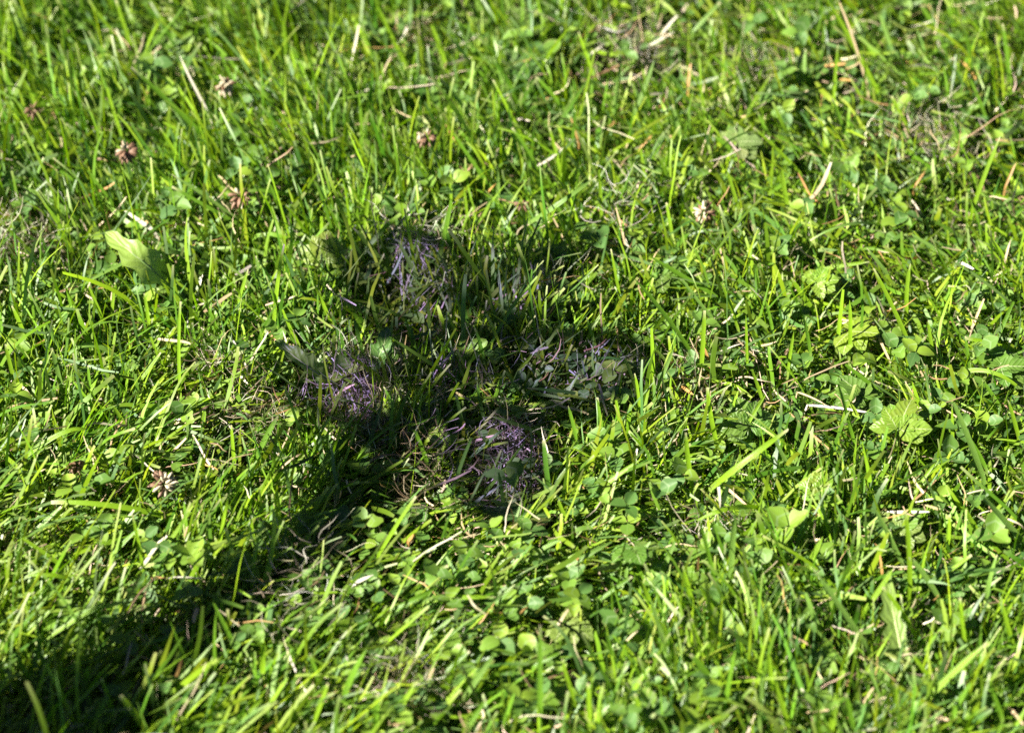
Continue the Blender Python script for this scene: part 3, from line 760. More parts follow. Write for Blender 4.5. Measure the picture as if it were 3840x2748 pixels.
HB = [
 # upper left
 (806,553,491,254,3.2,'g'),(1015,598,897,350,2.2,'y'),(508,214,434,0,2.6,'y'),(790,440,674,209,2.6,'w',None,'pale jointed dry stalk standing in the tall blurred grass'),(541,338,316,254,3.0,'p'),
 (998,609,835,643,2.4,'y'),(581,868,468,790,3.8,'w',None,'brilliant white straw lying above the broad dandelion leaf'),(282,682,169,609,2.2,'g'),(271,801,68,694,2.6,'p'),(790,869,840,801,2.0,'p'),
 (902,835,643,654,2.2,'p'),(930,860,645,700,2.2,'g'),(124,711,163,592,1.8,'g'),(1088,902,1004,615,1.4,'y'),(220,880,217,699,1.4,'y'),(700,640,600,480,2.2,'y'),(460,520,400,330,2.2,'y'),
 (160,480,90,300,2.4,'y'),(60,420,20,250,2.4,'g'),(320,420,300,280,2.0,'p'),(140,290,125,160,2.4,'p'),(1050,780,960,600,2.0,'g'),(880,330,820,180,2.2,'g'),(640,120,560,10,2.4,'y'),
 (990,210,950,90,2.6,'p'),(1120,330,1090,180,2.2,'y'),(1180,560,1130,420,2.2,'p'),(1000,840,960,720,2.6,'t'),(860,760,760,600,2.2,'y'),(420,760,330,640,2.0,'g'),
 # upper middle
 (1522,248,1410,11,2.6,'y'),(1675,254,1618,96,3.0,'y'),(1686,403,1477,440,2.4,'y'),(1658,598,1624,479,2.0,'y'),(1692,750,1689,637,2.0,'y'),(1780,560,1714,485,2.2,'g'),(1866,316,1872,175,2.4,'y'),
 (2306,406,2329,237,2.6,'p'),(2380,423,2453,226,2.8,'p'),(2470,496,2391,288,2.0,'g'),(2555,541,2521,395,2.4,'p'),(1979,840,2239,660,2.8,'p',(2110,755,.010),'pale blade with a long white end lying across the lawn above the shadow'),
 (2256,835,2244,637,2.2,'y'),(1867,761,1861,620,2.4,'p'),(1652,902,1686,790,2.6,'p'),(1528,902,1506,761,1.8,'y'),(1365,868,1384,699,2.2,'y'),(1510,140,1540,80,2.6,'w'),(1318,230,1345,95,2.4,'w'),
 (1850,720,1700,500,2.4,'g'),(1960,520,1850,300,2.2,'y'),(2020,640,1920,480,2.0,'g'),(2120,420,2010,290,2.4,'g'),(2230,300,2170,120,2.4,'y'),(2100,640,2060,480,2.0,'y'),(1420,620,1340,560,2.0,'p'),
 (2420,690,2400,560,2.0,'y'),(2150,880,2080,760,2.2,'g'),(1760,860,1740,700,1.8,'y'),(1430,420,1420,300,2.2,'p'),(1980,350,1975,240,2.2,'g'),(2520,880,2500,760,2.2,'y'),
 # upper right
 (3288,338,3101,0,2.8,'y'),(3254,333,3147,10,2.4,'t',None,'long tan dry stalk leaning beside a bright blade at the back of the lawn'),(3750,214,3603,45,2.6,'y'),(3536,147,3451,17,3.0,'g'),(3124,417,3141,169,2.0,'y'),
 (3011,316,3022,186,2.6,'p'),(2814,367,2673,209,2.0,'g'),(3000,649,2825,480,2.0,'y'),(2774,592,2673,508,2.8,'g'),(3406,485,3344,361,2.2,'y'),(3293,790,3147,671,2.6,'y'),(3649,778,3750,513,2.6,'y'),
 (2955,778,2932,637,2.8,'y'),(2769,784,2724,632,2.2,'y'),(3316,846,3039,902,1.8,'p',(3180,842,.012)),(2695,914,2583,812,1.4,'p'),(2600,120,2700,10,2.6,'p'),(3340,180,3300,60,2.6,'p'),(3560,400,3540,250,2.0,'g'),
 (3790,330,3760,90,2.8,'g'),(3180,540,3120,370,2.2,'g'),(3500,640,3380,560,2.2,'g'),(3260,720,3170,610,2.2,'p'),(3610,560,3560,430,2.0,'g'),(2900,540,2840,420,2.0,'g'),(3700,450,3640,300,2.2,'g'),
 # left
 (733,984,276,1091,2.6,'p',(564,953,.012),'long arching grass blade crossing in front of the broad dandelion leaf'),(1026,1232,1066,916,2.6,'y'),(677,1491,677,1130,2.0,'y'),(237,1480,192,1305,2.6,'p'),
 (463,1361,255,1330,2.8,'p',(350,1294,.008)),(508,1452,603,1322,2.2,'y'),(795,1463,925,1384,2.4,'y'),(925,1378,874,1277,2.0,'w'),(406,1249,333,1074,2.2,'y'),(107,1300,45,1147,2.8,'y'),
 (85,1722,322,1609,2.8,'y',(220,1630,.008)),(750,1644,767,1542,2.6,'y'),(959,1722,1043,1559,3.0,'g'),(880,1751,868,1593,2.2,'y'),(1241,1209,1173,1046,2.2,'y'),(560,1230,540,1100,2.0,'y'),
 (150,1200,110,1030,2.4,'p'),(290,1240,250,1080,2.0,'g'),(60,1450,20,1290,2.4,'y'),(420,1180,430,1060,2.0,'y'),(820,1250,760,1120,2.0,'g'),(880,1180,930,1010,2.0,'y'),(980,1080,960,960,2.2,'p'),
 (1120,1290,1060,1160,2.0,'y'),(620,1390,560,1250,1.6,'y'),(480,1620,420,1520,2.2,'y'),(600,1650,520,1560,2.0,'g'),(740,1330,720,1210,1.8,'g'),(340,1480,330,1370,2.0,'g'),(620,1590,730,1580,2.4,'t'),
 # right
 (3051,1164,2966,1040,2.8,'y'),(3141,1283,3163,1085,2.4,'y'),(3186,1320,3186,1125,2.2,'y'),(3423,1322,3276,1006,2.4,'y'),(3400,1170,3414,989,2.4,'y'),(3073,1012,3265,981,2.2,'y'),(2769,1237,2701,1057,2.0,'y'),
 (2628,1407,2642,1164,2.6,'y'),(2803,1384,2797,1181,1.6,'y'),(2955,1395,2977,1243,1.8,'y'),(2684,1643,2653,1452,2.6,'y'),(2735,1598,2769,1463,2.2,'y'),(2786,1626,2870,1480,1.8,'y'),
 (2667,1830,2955,1610,3.4,'y',(2800,1725,.006),'wide bent yellow green blade ending in a dry curl'),(3028,1519,3265,1548,2.2,'w',None,'thin white straw lying among the buttercup leaves'),(3310,1480,3169,1367,2.4,'g'),(3203,1655,3141,1440,2.2,'g'),
 (3564,1412,3812,1446,2.6,'y',(3690,1390,.008),'bright blade arching over a half hidden buttercup leaf'),(3688,1790,3575,1508,3.0,'p'),(3570,1677,3570,1514,2.0,'y'),(3840,1328,3620,1266,3.0,'y'),(3750,1525,3683,1424,2.0,'g'),
 (2594,1818,2571,1621,2.6,'y'),(3068,1830,3068,1740,2.8,'y'),(3150,1820,3210,1740,2.4,'y'),(2710,1240,2560,1050,2.0,'p'),(3040,1330,3010,1180,2.0,'g'),(2900,1260,2870,1130,1.8,'g'),(3500,1330,3480,1200,2.0,'y'),
 (3600,1150,3720,1050,2.6,'p'),(3740,1270,3800,1130,2.2,'g'),(3640,1400,3620,1260,2.0,'g'),(3460,1560,3420,1430,2.2,'y'),(3300,1720,3330,1600,2.0,'g'),(3820,1640,3780,1500,2.2,'y'),(2860,1500,2820,1390,2.0,'y'),
 (3350,1060,3250,930,2.2,'p'),(3790,1000,3700,880,2.4,'y'),(3550,960,3420,880,2.2,'p'),(3700,1760,3640,1650,2.2,'g'),(3440,1830,3520,1720,2.0,'y'),(2960,1750,2900,1640,2.2,'p'),
 # lower left
 (620,1935,192,1883,3.0,'y',(400,1893,.006),'long yellow green blade with a white lower half lying flat'),(818,2080,868,1832,2.2,'y'),(541,2165,496,1928,2.0,'y'),(891,2137,846,1979,2.4,'p'),(158,2402,417,2238,2.2,'y'),
 (265,2142,85,2018,2.2,'y'),(316,2193,107,2159,2.2,'y',(210,2157,.006)),(987,2531,987,2413,3.0,'y'),(553,2740,451,2605,3.4,'y'),(807,2537,812,2294,2.0,'g'),(643,2718,671,2661,2.2,'y'),(79,2385,186,2289,2.6,'y'),
 (604,2068,711,1917,2.2,'y'),(1055,1990,1038,1832,2.6,'y'),(700,2000,690,1880,2.0,'g'),(960,2060,940,1930,1.8,'y'),(420,2080,520,1980,2.2,'g'),(130,1990,230,1900,2.4,'p'),(320,2620,330,2500,3.0,'g'),
 (540,2600,545,2480,2.6,'g'),(430,2700,380,2540,2.6,'g'),(240,2640,230,2480,2.4,'g'),(700,2500,640,2330,2.4,'g'),(880,2420,800,2260,2.2,'g'),(120,2560,60,2440,2.6,'g'),(1000,2660,1080,2540,2.4,'y'),
 (900,2720,980,2620,2.6,'y'),(1180,2700,1230,2560,2.4,'y'),(1120,2440,1200,2330,2.2,'y'),(1210,2590,1160,2450,2.4,'g'),
 # lower middle
 (2025,2734,2025,2340,2.8,'g',None,'long blurred upright blade in front of the clover patch'),(1742,2616,1850,2452,3.0,'p'),(2154,2622,2109,2469,2.2,'y'),(2442,2266,2374,2148,2.4,'y'),(2098,2148,2295,2029,2.8,'p'),
 (1585,2261,1861,2238,2.6,'y',(1720,2240,.004)),(1280,2221,1400,2155,3.2,'w'),(1291,2610,1376,2435,3.4,'g'),(1410,2734,1416,2600,3.2,'g'),(2211,2734,2205,2560,2.6,'y'),(2312,2509,2267,2362,2.4,'g'),(1979,2091,2103,2024,2.4,'p'),
 (1991,2007,1900,1979,2.2,'y'),(2120,1939,2092,1871,2.0,'y'),(1420,2080,1560,1860,2.2,'y'),(1500,2200,1680,2120,2.6,'g'),(1460,2300,1640,2200,2.8,'g'),(1660,2530,1760,2440,2.6,'g'),(1600,2400,1700,2310,2.2,'p'),
 (1900,2150,1980,2060,2.2,'y'),(2000,2500,2110,2440,2.2,'g'),(2250,2250,2370,2160,2.2,'g'),(2350,2140,2440,2030,2.6,'p'),(2480,2150,2530,2030,2.6,'p'),(1830,2300,1930,2190,2.4,'g'),(2500,2450,2440,2250,2.6,'p'),
 (2540,2500,2470,2320,2.6,'y'),(1480,2700,1560,2560,2.6,'y'),(1760,2720,1820,2620,2.4,'g'),(1890,2720,1930,2600,2.2,'g'),(2370,2600,2440,2500,2.4,'y'),(2420,2740,2380,2600,2.8,'y'),
 # lower right
 (2860,1905,2616,1950,2.6,'y',(2740,1905,.012)),(2729,2357,2622,2193,3.4,'y'),(2695,2249,2622,1950,2.2,'g'),(2740,2193,2757,1917,3.2,'p'),(3006,2165,3085,2012,3.2,'y'),(2876,2261,2994,2165,2.6,'y'),
 (3259,2436,3045,2125,2.8,'p',None,'long pale blade leaning left of the toothed dandelion leaf'),(3073,2368,3022,2221,3.0,'p'),(2915,2396,3039,2283,2.8,'p'),(3384,2114,3282,1911,2.4,'p'),(3412,2227,3395,1911,2.6,'y'),(3316,1920,3485,1918,2.4,'w'),
 (3434,2385,3310,2199,2.4,'y'),(3243,2289,3350,2131,2.8,'y'),(3496,2182,3643,2080,2.2,'y'),(3446,2650,3705,2407,3.4,'y'),(3519,2238,3412,2086,2.8,'p'),(3840,2035,3688,1866,3.2,'p'),(2684,2577,2588,2452,3.4,'g'),
 (3124,2678,3000,2588,3.6,'p'),(3113,2746,3135,2638,3.2,'y'),(2712,2678,2757,2441,2.4,'g'),(2848,2734,2859,2537,2.4,'p'),(2640,2480,2590,2320,2.4,'y'),(2780,2480,2760,2360,2.6,'y'),(2960,2740,2910,2560,2.6,'y'),
 (3200,2740,3170,2600,2.6,'g'),(3380,2720,3360,2560,2.4,'y'),(3560,2720,3640,2560,2.6,'g'),(3760,2700,3700,2540,2.6,'g'),(3800,2420,3760,2260,2.4,'y'),(3620,2420,3600,2240,2.2,'y'),(3700,2230,3740,2080,2.4,'p'),
 (2900,2600,2880,2450,2.4,'y'),(3300,2640,3260,2500,2.4,'p'),(2600,2280,2560,2120,2.4,'y'),(3500,2560,3420,2450,2.2,'y'),(3680,2010,3610,1900,2.6,'y'),(3550,2060,3560,1930,2.0,'y'),(2760,2100,2860,2000,2.2,'y'),
 # round and inside the shadow
 (1452,1014,1324,854,3.2,'g',None,'wide dark blade with a curled dry tip at the top of the shadow'),(1564,1046,1516,782,2.0,'y'),(1640,990,1692,750,3.0,'g'),(1580,1070,1492,902,2.4,'p',None,'grey green blade with a frayed dry head leaning out of the shadow'),
 (1708,1422,1460,1262,2.0,'g'),(1692,1526,1588,1390,1.8,'t',None,'pinkish dry stalk in the middle of the shadow'),(2100,1518,2172,1406,2.8,'p'),(1996,1478,2108,1494,1.8,'p'),(2452,1470,2444,1230,2.4,'y'),
 (1604,1742,1556,1614,2.4,'g'),(2212,1870,2396,1726,2.6,'y'),(2332,1158,2292,934,1.8,'y'),(2684,1110,2444,966,2.6,'g'),(2596,1326,2380,1046,2.4,'g'),(2460,1470,2524,1310,2.2,'p'),
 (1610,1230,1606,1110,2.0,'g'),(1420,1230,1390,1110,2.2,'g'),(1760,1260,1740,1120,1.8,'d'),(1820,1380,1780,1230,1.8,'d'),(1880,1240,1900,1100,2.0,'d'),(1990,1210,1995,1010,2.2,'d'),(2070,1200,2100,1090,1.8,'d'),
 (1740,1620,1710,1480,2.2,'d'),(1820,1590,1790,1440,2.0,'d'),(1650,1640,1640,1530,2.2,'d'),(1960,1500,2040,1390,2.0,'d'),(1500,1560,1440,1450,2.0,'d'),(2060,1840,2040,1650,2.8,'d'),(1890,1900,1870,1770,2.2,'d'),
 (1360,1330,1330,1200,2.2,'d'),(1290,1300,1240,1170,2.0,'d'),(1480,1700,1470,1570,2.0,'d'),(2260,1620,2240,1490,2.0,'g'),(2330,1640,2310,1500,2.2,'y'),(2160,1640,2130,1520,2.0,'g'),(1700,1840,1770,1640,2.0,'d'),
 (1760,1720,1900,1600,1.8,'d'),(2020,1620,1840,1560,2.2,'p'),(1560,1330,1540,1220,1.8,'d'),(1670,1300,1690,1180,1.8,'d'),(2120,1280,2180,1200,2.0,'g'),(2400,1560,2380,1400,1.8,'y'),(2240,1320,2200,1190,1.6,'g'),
]
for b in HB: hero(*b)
# a few more bleached and orange pieces, and a painted glint
for bx, by, tx, ty, w, k in [(1230,1000,1225,880,2.6,'t'),(2690,1800,2700,1905,2.6,'w'),(2690,1800,2800,1895,2.4,'t'),(2720,1010,2700,930,1.6,'t'),(3640,1240,3690,1120,2.4,'t'),(2990,1470,3100,1520,1.6,'t'),
        (3290,1250,3340,1360,2.4,'t'),(3760,1010,3790,900,2.2,'t'),(3590,980,3650,1010,3.0,'w'),(3150,300,3200,305,2.4,'o'),(3080,250,3170,240,2.4,'o'),(2580,330,2590,240,2.6,'o'),(1335,150,1345,90,2.2,'o'),
        (540,370,555,345,3.2,'o'),(500,160,492,130,3.4,'w'),(2400,560,2450,500,2.4,'o'),(2170,540,2140,440,1.8,'o'),(3600,230,3660,300,2.4,'o'),(3770,700,3810,610,2.2,'o'),(3430,700,3470,640,2.2,'o'),  # the short white stalk stands for a glint on a blade
        (1060,1750,1130,1700,1.8,'t'),(640,1700,700,1640,2.2,'t'),(590,1590,760,1560,1.6,'w'),(1530,2030,1560,2000,3.0,'o'),(3310,2170,3300,2080,2.2,'o'),(3480,2690,3560,2700,3.4,'t'),(3050,2560,3020,2490,2.8,'o'),
        (3770,2640,3840,2720,2.6,'t'),(1600,2560,1630,2500,3.0,'t'),(2140,2120,2170,2090,2.4,'o'),(1980,2270,1950,2300,2.6,'o'),(2660,1360,2640,1300,2.6,'o'),(2560,1450,2600,1480,3.0,'o'),(1830,720,1860,690,2.0,'o'),
        (900,1410,930,1440,2.0,'w'),(580,1470,560,1420,2.6,'w'),(600,1680,640,1600,2.0,'t'),(200,1480,260,1400,1.6,'t'),(3240,2630,3290,2560,1.8,'t'),(2380,1770,2390,1680,2.2,'w'),(1760,1660,1890,1625,2.2,'t'),
        (1440,1400,1500,1350,1.6,'t'),(1690,1100,1700,1020,1.6,'t'),(1660,1260,1640,1150,1.4,'t'),(2030,1210,2080,1150,1.8,'t'),(1330,1520,1300,1460,2.0,'w'),(1260,1480,1330,1440,2.2,'t'),(2180,230,2260,170,2.2,'w'),
        (2480,130,2540,60,2.6,'w'),(2420,180,2530,120,2.4,'w'),(2960,390,3030,340,2.4,'t'),(1090,1330,1060,1240,1.4,'w'),(740,1120,760,1030,1.6,'w'),(2370,960,2330,860,2.2,'w'),(2350,950,2310,780,1.8,'t'),(2110,890,2050,780,1.6,'t')]:
    hero(bx, by, tx, ty, w, k)

# ------------------------------------------------------------------ tangles of dead grass
def tangle(px, py, rx, ry, n, label, pal=(5, 5, 3, 3, .5), hgt=.014):
    c = gp(px, py, .006); n = int(n * (1.6 if 'violet' in label or 'lilac' in label else .75)); rx *= 1.25; ry *= 1.25
    x = rng.normal(0, rx * .000167 * .55, n); y = rng.normal(0, ry * .000235 * .55, n)
    V, F, C = blades(n, rng.gamma(5, .0040, n) + .005, rng.gamma(4, .00008, n) + .00012, c.x + x, c.y + y, R(1) * rng.normal(70, 18, n), rng.uniform(0, 6.283, n), rng.normal(.1, .9, n),
                     rng.normal(0, .9, n), pick(DRYS * np.array([.76, .84, .92]), n, pal), rng.random(n) * .3, K=8, cut=.5, wob=.9, z0=rng.uniform(.002, hgt, n))
    base = np.array([c.x, c.y, float(gz(c.x, c.y))])
    o = link('dead_grass_tangle', mesh_np('dead_grass_tangle', V - base, F, C), M['straw'])
    o.location = base
    tag(o, label, 'dead grass')
tangle(60, 930, 150, 110, 420, 'thick grey mat of dead grass beside the broad dandelion leaf', (3, 6, 2, 5, 0), .022)
tangle(1345, 1440, 95, 75, 260, 'violet tinted tangle of dead grass in the left patch of the shadow', (3, 6, 1, 5, 0), .022)
tangle(1000, 1575, 110, 80, 260, 'curly straw tangle in the sun just left of the shadow', hgt=.018)
tangle(1400, 1600, 100, 70, 220, 'brown wispy tangle of dead grass below the left violet patch', hgt=.016)
tangle(1560, 1800, 90, 120, 200, 'brown hairy tangle of dead grass at the root of the arm shadow', (4, 2, 5, 1, 0), .022)
tangle(1900, 1735, 75, 130, 240, 'violet lit patch of dead grass fibres at the bottom of the shadow', (3, 6, 1, 5, 0), .012)
tangle(1090, 2330, 90, 90, 90, 'pale thread like wisps of dead grass inside the arm shadow', (2, 6, 0, 6, 0), .026)
tangle(1190, 2140, 60, 80, 50, 'few pale curls of dead grass at the upper end of the arm shadow', (2, 6, 0, 6, 0), .026)
tangle(3490, 540, 120, 90, 220, 'grey blurred tangle of dead grass at the back right of the lawn', (3, 6, 2, 5, 0), .018)
tangle(2390, 240, 160, 90, 240, 'straw coloured tangle of dead grass at the back of the lawn', (3, 6, 2, 5, 0), .020)
tangle(2860, 270, 120, 90, 170, 'loose dry tangle near the small orange blade at the back', hgt=.018)
tangle(1540, 2560, 110, 70, 240, 'pale dry tangle in front of the clover patch', (3, 6, 2, 5, 0), .016)
tangle(780, 1380, 100, 60, 110, 'thin web of dead fibres beside a bright bent blade', hgt=.016)
tangle(2560, 1480, 110, 110, 200, 'tan bare looking patch of dead grass right of the shadow', (5, 3, 5, 2, 1), .012)
for qx, qy, qr, qh, ql in ((1590, 1080, 170, 140, 'lilac dry blades standing among the clover in the upper left violet patch'), (2010, 1110, 100, 90, 'lilac dry blades in the small upper right violet patch'),
        (2210, 1410, 170, 90, 'lilac dry blades between clover in the right violet patch'), (1740, 1420, 160, 60, 'lilac dry blades across the middle of the flower shaped shadow')):
    n = int(qr * qh / 260)  # dry blades, paled to carry the silvery look of the violet light
    c = gp(qx, qy, .010)
    x = c.x + rng.normal(0, qr * .000167 * .5, n); y = c.y + rng.normal(0, qh * .000235 * .5, n)
    V, F, C = blades(n, rng.gamma(6, .0034, n) + .006, rng.gamma(5, .00016, n) + .0002, x, y, R(1) * np.clip(rng.normal(45, 20, n), 5, 88), rng.uniform(.4, 2.8, n), rng.gamma(2, .3, n),
                     rng.normal(0, .7, n), pick(np.array([(.30, .36, .24), (.42, .40, .30), (.20, .28, .16), (.60, .55, .45), (.52, .36, .28)]), n, (6, 4, 5, 2, 1.2)), rng.random(n) * .3, K=6, cut=.6, wob=.3, z0=rng.uniform(0, .008, n))
    b0 = np.array([c.x, c.y, float(gz(c.x, c.y))])
    o = link('dry_blade_tuft', mesh_np('dry_blade_tuft', V - b0, F, C), M['straw']); o.location = b0
    tag(o, ql, 'dead grass')
tangle(1560, 960, 60, 50, 70, 'lilac tinted fluff of dead fibres at the top of the shadow', (2, 6, 0, 6, 0), .026)
tangle(2320, 840, 70, 90, 70, 'white frayed strands standing above the right side of the shadow', (1, 5, 0, 8, 0), .030)
tangle(2690, 1990, 80, 40, 90, 'pale yellowish crumpled remains under a bright arching blade', (1, 6, 0, 5, 1), .016)
tangle(1560, 170, 70, 60, 80, 'blurred tan scrap of dead grass at the back', (5, 3, 5, 1, 1), .018)

# ------------------------------------------------------------------ withered clover flower heads
def floret_mesh(n, seed, up):
    r = random.Random(seed); V, F = [], []
    for q in range(n):
        a = r.uniform(0, 6.283); el = r.uniform(-1.25, .35 if not up else 1.3)
        d = Vector((math.cos(a) * math.cos(el), math.sin(a) * math.cos(el), math.sin(el)))
        L = r.uniform(.0042, .0062); w = r.uniform(.00065, .0010)
        s = d.cross(Vector((.2, .1, 1))).normalized(); u = d.cross(s)
        off = len(V); bend = Vector((0, 0, -r.uniform(0, .0016)))
        for t, ww in ((.12, .4), (.45, 1.0), (.8, .85), (1.0, .15)):
            c = d * (L * t + .0008) + bend * t * t
            for j in range(5):
                b = 2 * math.pi * j / 5
                V.append(c + (s * math.cos(b) + u * math.sin(b)) * w * ww)
        for i in range(3):
            for j in range(5):
                F.append((off + i * 5 + j, off + i * 5 + (j + 1) % 5, off + (i + 1) * 5 + (j + 1) % 5, off + (i + 1) * 5 + j))
    return np.array([tuple(v) for v in V]), np.array(F)
def flower_head(px, py, h, sc, nb, nc, label, seed, lean_=(0, 0)):
    h += .009; sc *= 1.12
    p = gp(px, py, h)
    g = float(gz(p.x, p.y))
    e = empty('clover_flower_head', (p.x, p.y, g)); tag(e, label, 'flower head')
    top = Vector((0, 0, h - g))
    rot = Matrix.Translation(top) @ Matrix.Rotation(lean_[0], 4, 'X') @ Matrix.Rotation(lean_[1], 4, 'Y') @ Matrix.Scale(sc, 4)
    v, f = floret_mesh(nb, seed, False); link('brown_florets', mesh_np('brown_florets', xf(v, rot), f), M['floret'], e)
    if nc:
        v, f = floret_mesh(nc, seed + 50, True); link('cream_florets', mesh_np('cream_florets', xf(v, rot), f), M['cream'], e)
    pv, pf = tube([(.006, .004, -.002), (.004, .003, top.z * .5), (0, 0, top.z)], .0008, .0007); link('stem', mesh_np('stem', pv, pf), M['stem'], e)
flower_head(475, 565, .030, 1.15, 46, 4, 'withered reddish brown clover flower head among tall blades', 1)
flower_head(900, 735, .026, 1.2, 44, 5, 'drooping tan clover flower head beside a round clover leaf', 2)
flower_head(1600, 515, .028, 1.1, 36, 10, 'fading clover flower head with one white floret in front of the blurred grass', 3)
flower_head(615, 1815, .018, 1.3, 40, 22, 'half withered clover flower head with cream florets in the sunny grass', 4, (.6, .5))
flower_head(2640, 795, .016, 1.15, 26, 16, 'flattened pale clover flower head in the dry right part of the lawn', 5, (.5, -.3))
flower_head(290, 1745, .010, .9, 30, 0, 'small dark brown withered flower head low in the grass', 6)
flower_head(1960, 765, .014, .8, 24, 1, 'tiny russet flower head above the shadow', 7)
flower_head(850, 320, .030, 1.15, 16, 26, 'pale spiky seed head on a green stalk in the blurred grass', 8)
flower_head(120, 410, .020, .95, 30, 0, 'blurred brown flower head behind tall blades', 9)

# ------------------------------------------------------------------ what throws the shadow: a kneeling person holding up a violet sun catcher
HZ = 0.56
SH = Vector((-SUN.x / SUN.z, -SUN.y / SUN.z, 0))         # shadow offset per metre of height
def above(px, py, z=HZ):
    g = gp(px, py, .012)
    return Vector((g.x, g.y, 0)) - SH * (z - .012) + Vector((0, 0, z))
FC = above(1760, 1375)
sc_ = empty('sun_catcher', FC)
tag(sc_, 'violet see through flower shaped sun catcher held over the grass', 'sun catcher')
def slab(outline, th=.0015, hole=None):
    """flat plate (or ring when hole given) from outline points around origin, xy"""
    n = len(outline); V, F = [], []
    if hole is None:
        cx = sum(p.x for p in outline) / n; cy = sum(p.y for p in outline) / n; cz = sum(p.z for p in outline) / n
        for s in (th / 2, -th / 2):
            V += [p + Vector((0, 0, s)) for p in outline] + [Vector((cx, cy, cz + s))]
        for i in range(n):
            j = (i + 1) % n
            F += [(i, j, n, n), (n + 1 + j, n + 1 + i, 2 * n + 1, 2 * n + 1)]
            F.append((i, n + 1 + i, n + 1 + j, j))
        F = [tuple(dict.fromkeys(f)) for f in F]
    else:
        for s in (th / 2, -th / 2):
            V += [p + Vector((0, 0, s)) for p in outline] + [p + Vector((0, 0, s)) for p in hole]
        for i in range(n):
            j = (i + 1) % n
            F += [(i, j, n + j, n + i), (2 * n + j, 2 * n + i, 3 * n + i, 3 * n + j), (i, 2 * n + i, 2 * n + j, j), (n + i, n + j, 3 * n + j, 3 * n + i)]
    return V, F
def add_slab(name, V, F, mat, parent):
    me = bpy.data.meshes.new(name); me.from_pydata([tuple(v) for v in V], [], F); me.update()
    return link(name, me, mat, parent)
for (a, b, c, d) in PATCH:
    inner, outer = [], []
    for i in range(36):
        q = 2 * math.pi * i / 36
        wob = 1 + .07 * math.sin(q * 3 + a)
        inner.append(above(a + c * 1.0 * wob * math.cos(q), b + d * 1.0 * wob * math.sin(q)) - FC)
    ctr = sum(inner, Vector()) / 36
    outer = [p + (p - ctr).normalized() * {1755: .004, 1305: .0085}.get(a, .0110) for p in inner]
    V, F = slab(inner); ob = add_slab('petal', V, F, M['film'], sc_)
    V, F = slab(outer, .0040, inner); add_slab('petal_rim', V, F, M['rim'], ob)
# slim leaf and webs added to the unseen sun catcher for the shadow's dark parts
lf_ = [above(2190 + 175 * math.cos(2 * math.pi * i / 24), 962 + 52 * math.sin(2 * math.pi * i / 24) - 30 * math.cos(2 * math.pi * i / 24)) - FC for i in range(24)]
V, F = slab(lf_, .003); add_slab('leaf', V, F, M['rim'], sc_)
for wx, wy, wr, wh in ((1810, 1110, 60, 70), (1850, 1275, 230, 40), (1590, 1290, 120, 32), (1720, 1560, 150, 50), (2060, 1570, 90, 40), (1570, 1600, 90, 40)):
    w_ = [above(wx + wr * math.cos(2 * math.pi * i / 24), wy + wh * math.sin(2 * math.pi * i / 24)) - FC - Vector((0, 0, .004)) for i in range(24)]
    V, F = slab(w_, .002); add_slab('web', V, F, M['rim'], sc_)
HAND = above(1600, 1660)
v, f = tube([Vector((0, 0, .004)), (HAND - FC) * .5, (HAND - FC) * 1.5], .009, .009, 8)
link('handle', mesh_np('handle', v, f), M['rim'], sc_)

def skin_obj(name, chains, mat, parent, sub=1):
    """chains: list of (points, radii); first chain holds the root; branches start at an existing point"""
    verts, edges, rad = [], [], []
    idx = {}
    def vid(p, r):
        k = tuple(round(q, 5) for q in p)
        if k not in idx:
            idx[k] = len(verts); verts.append(k); rad.append(r)
        return idx[k]
    for pts, rs in chains:
        prev = None
        for p, r in zip(pts, rs):
            i = vid(p, r)
            if prev is not None and prev != i: edges.append((prev, i))
            prev = i
    me = bpy.data.meshes.new(name); me.from_pydata(verts, edges, []); me.update()
    o = link(name, me, mat, parent)
    md = o.modifiers.new('skin', 'SKIN')
    for i, sv in enumerate(me.skin_vertices[0].data):
        sv.radius = (rad[i], rad[i]) if not isinstance(rad[i], tuple) else rad[i]
    # one root for each connected piece
    adj = {i: [] for i in range(len(verts))}
    for a, b in edges: adj[a].append(b); adj[b].append(a)
    seen = set()
    for i in range(len(verts)):
        if i in seen: continue
        me.skin_vertices[0].data[i].use_root = True
        st = [i]
        while st:
            q = st.pop()
            if q in seen: continue
            seen.add(q); st += adj[q]
    sb = o.modifiers.new('sub', 'SUBSURF'); sb.levels = sub + 1; sb.render_levels = sub + 1
    md.use_smooth_shade = True
    return o
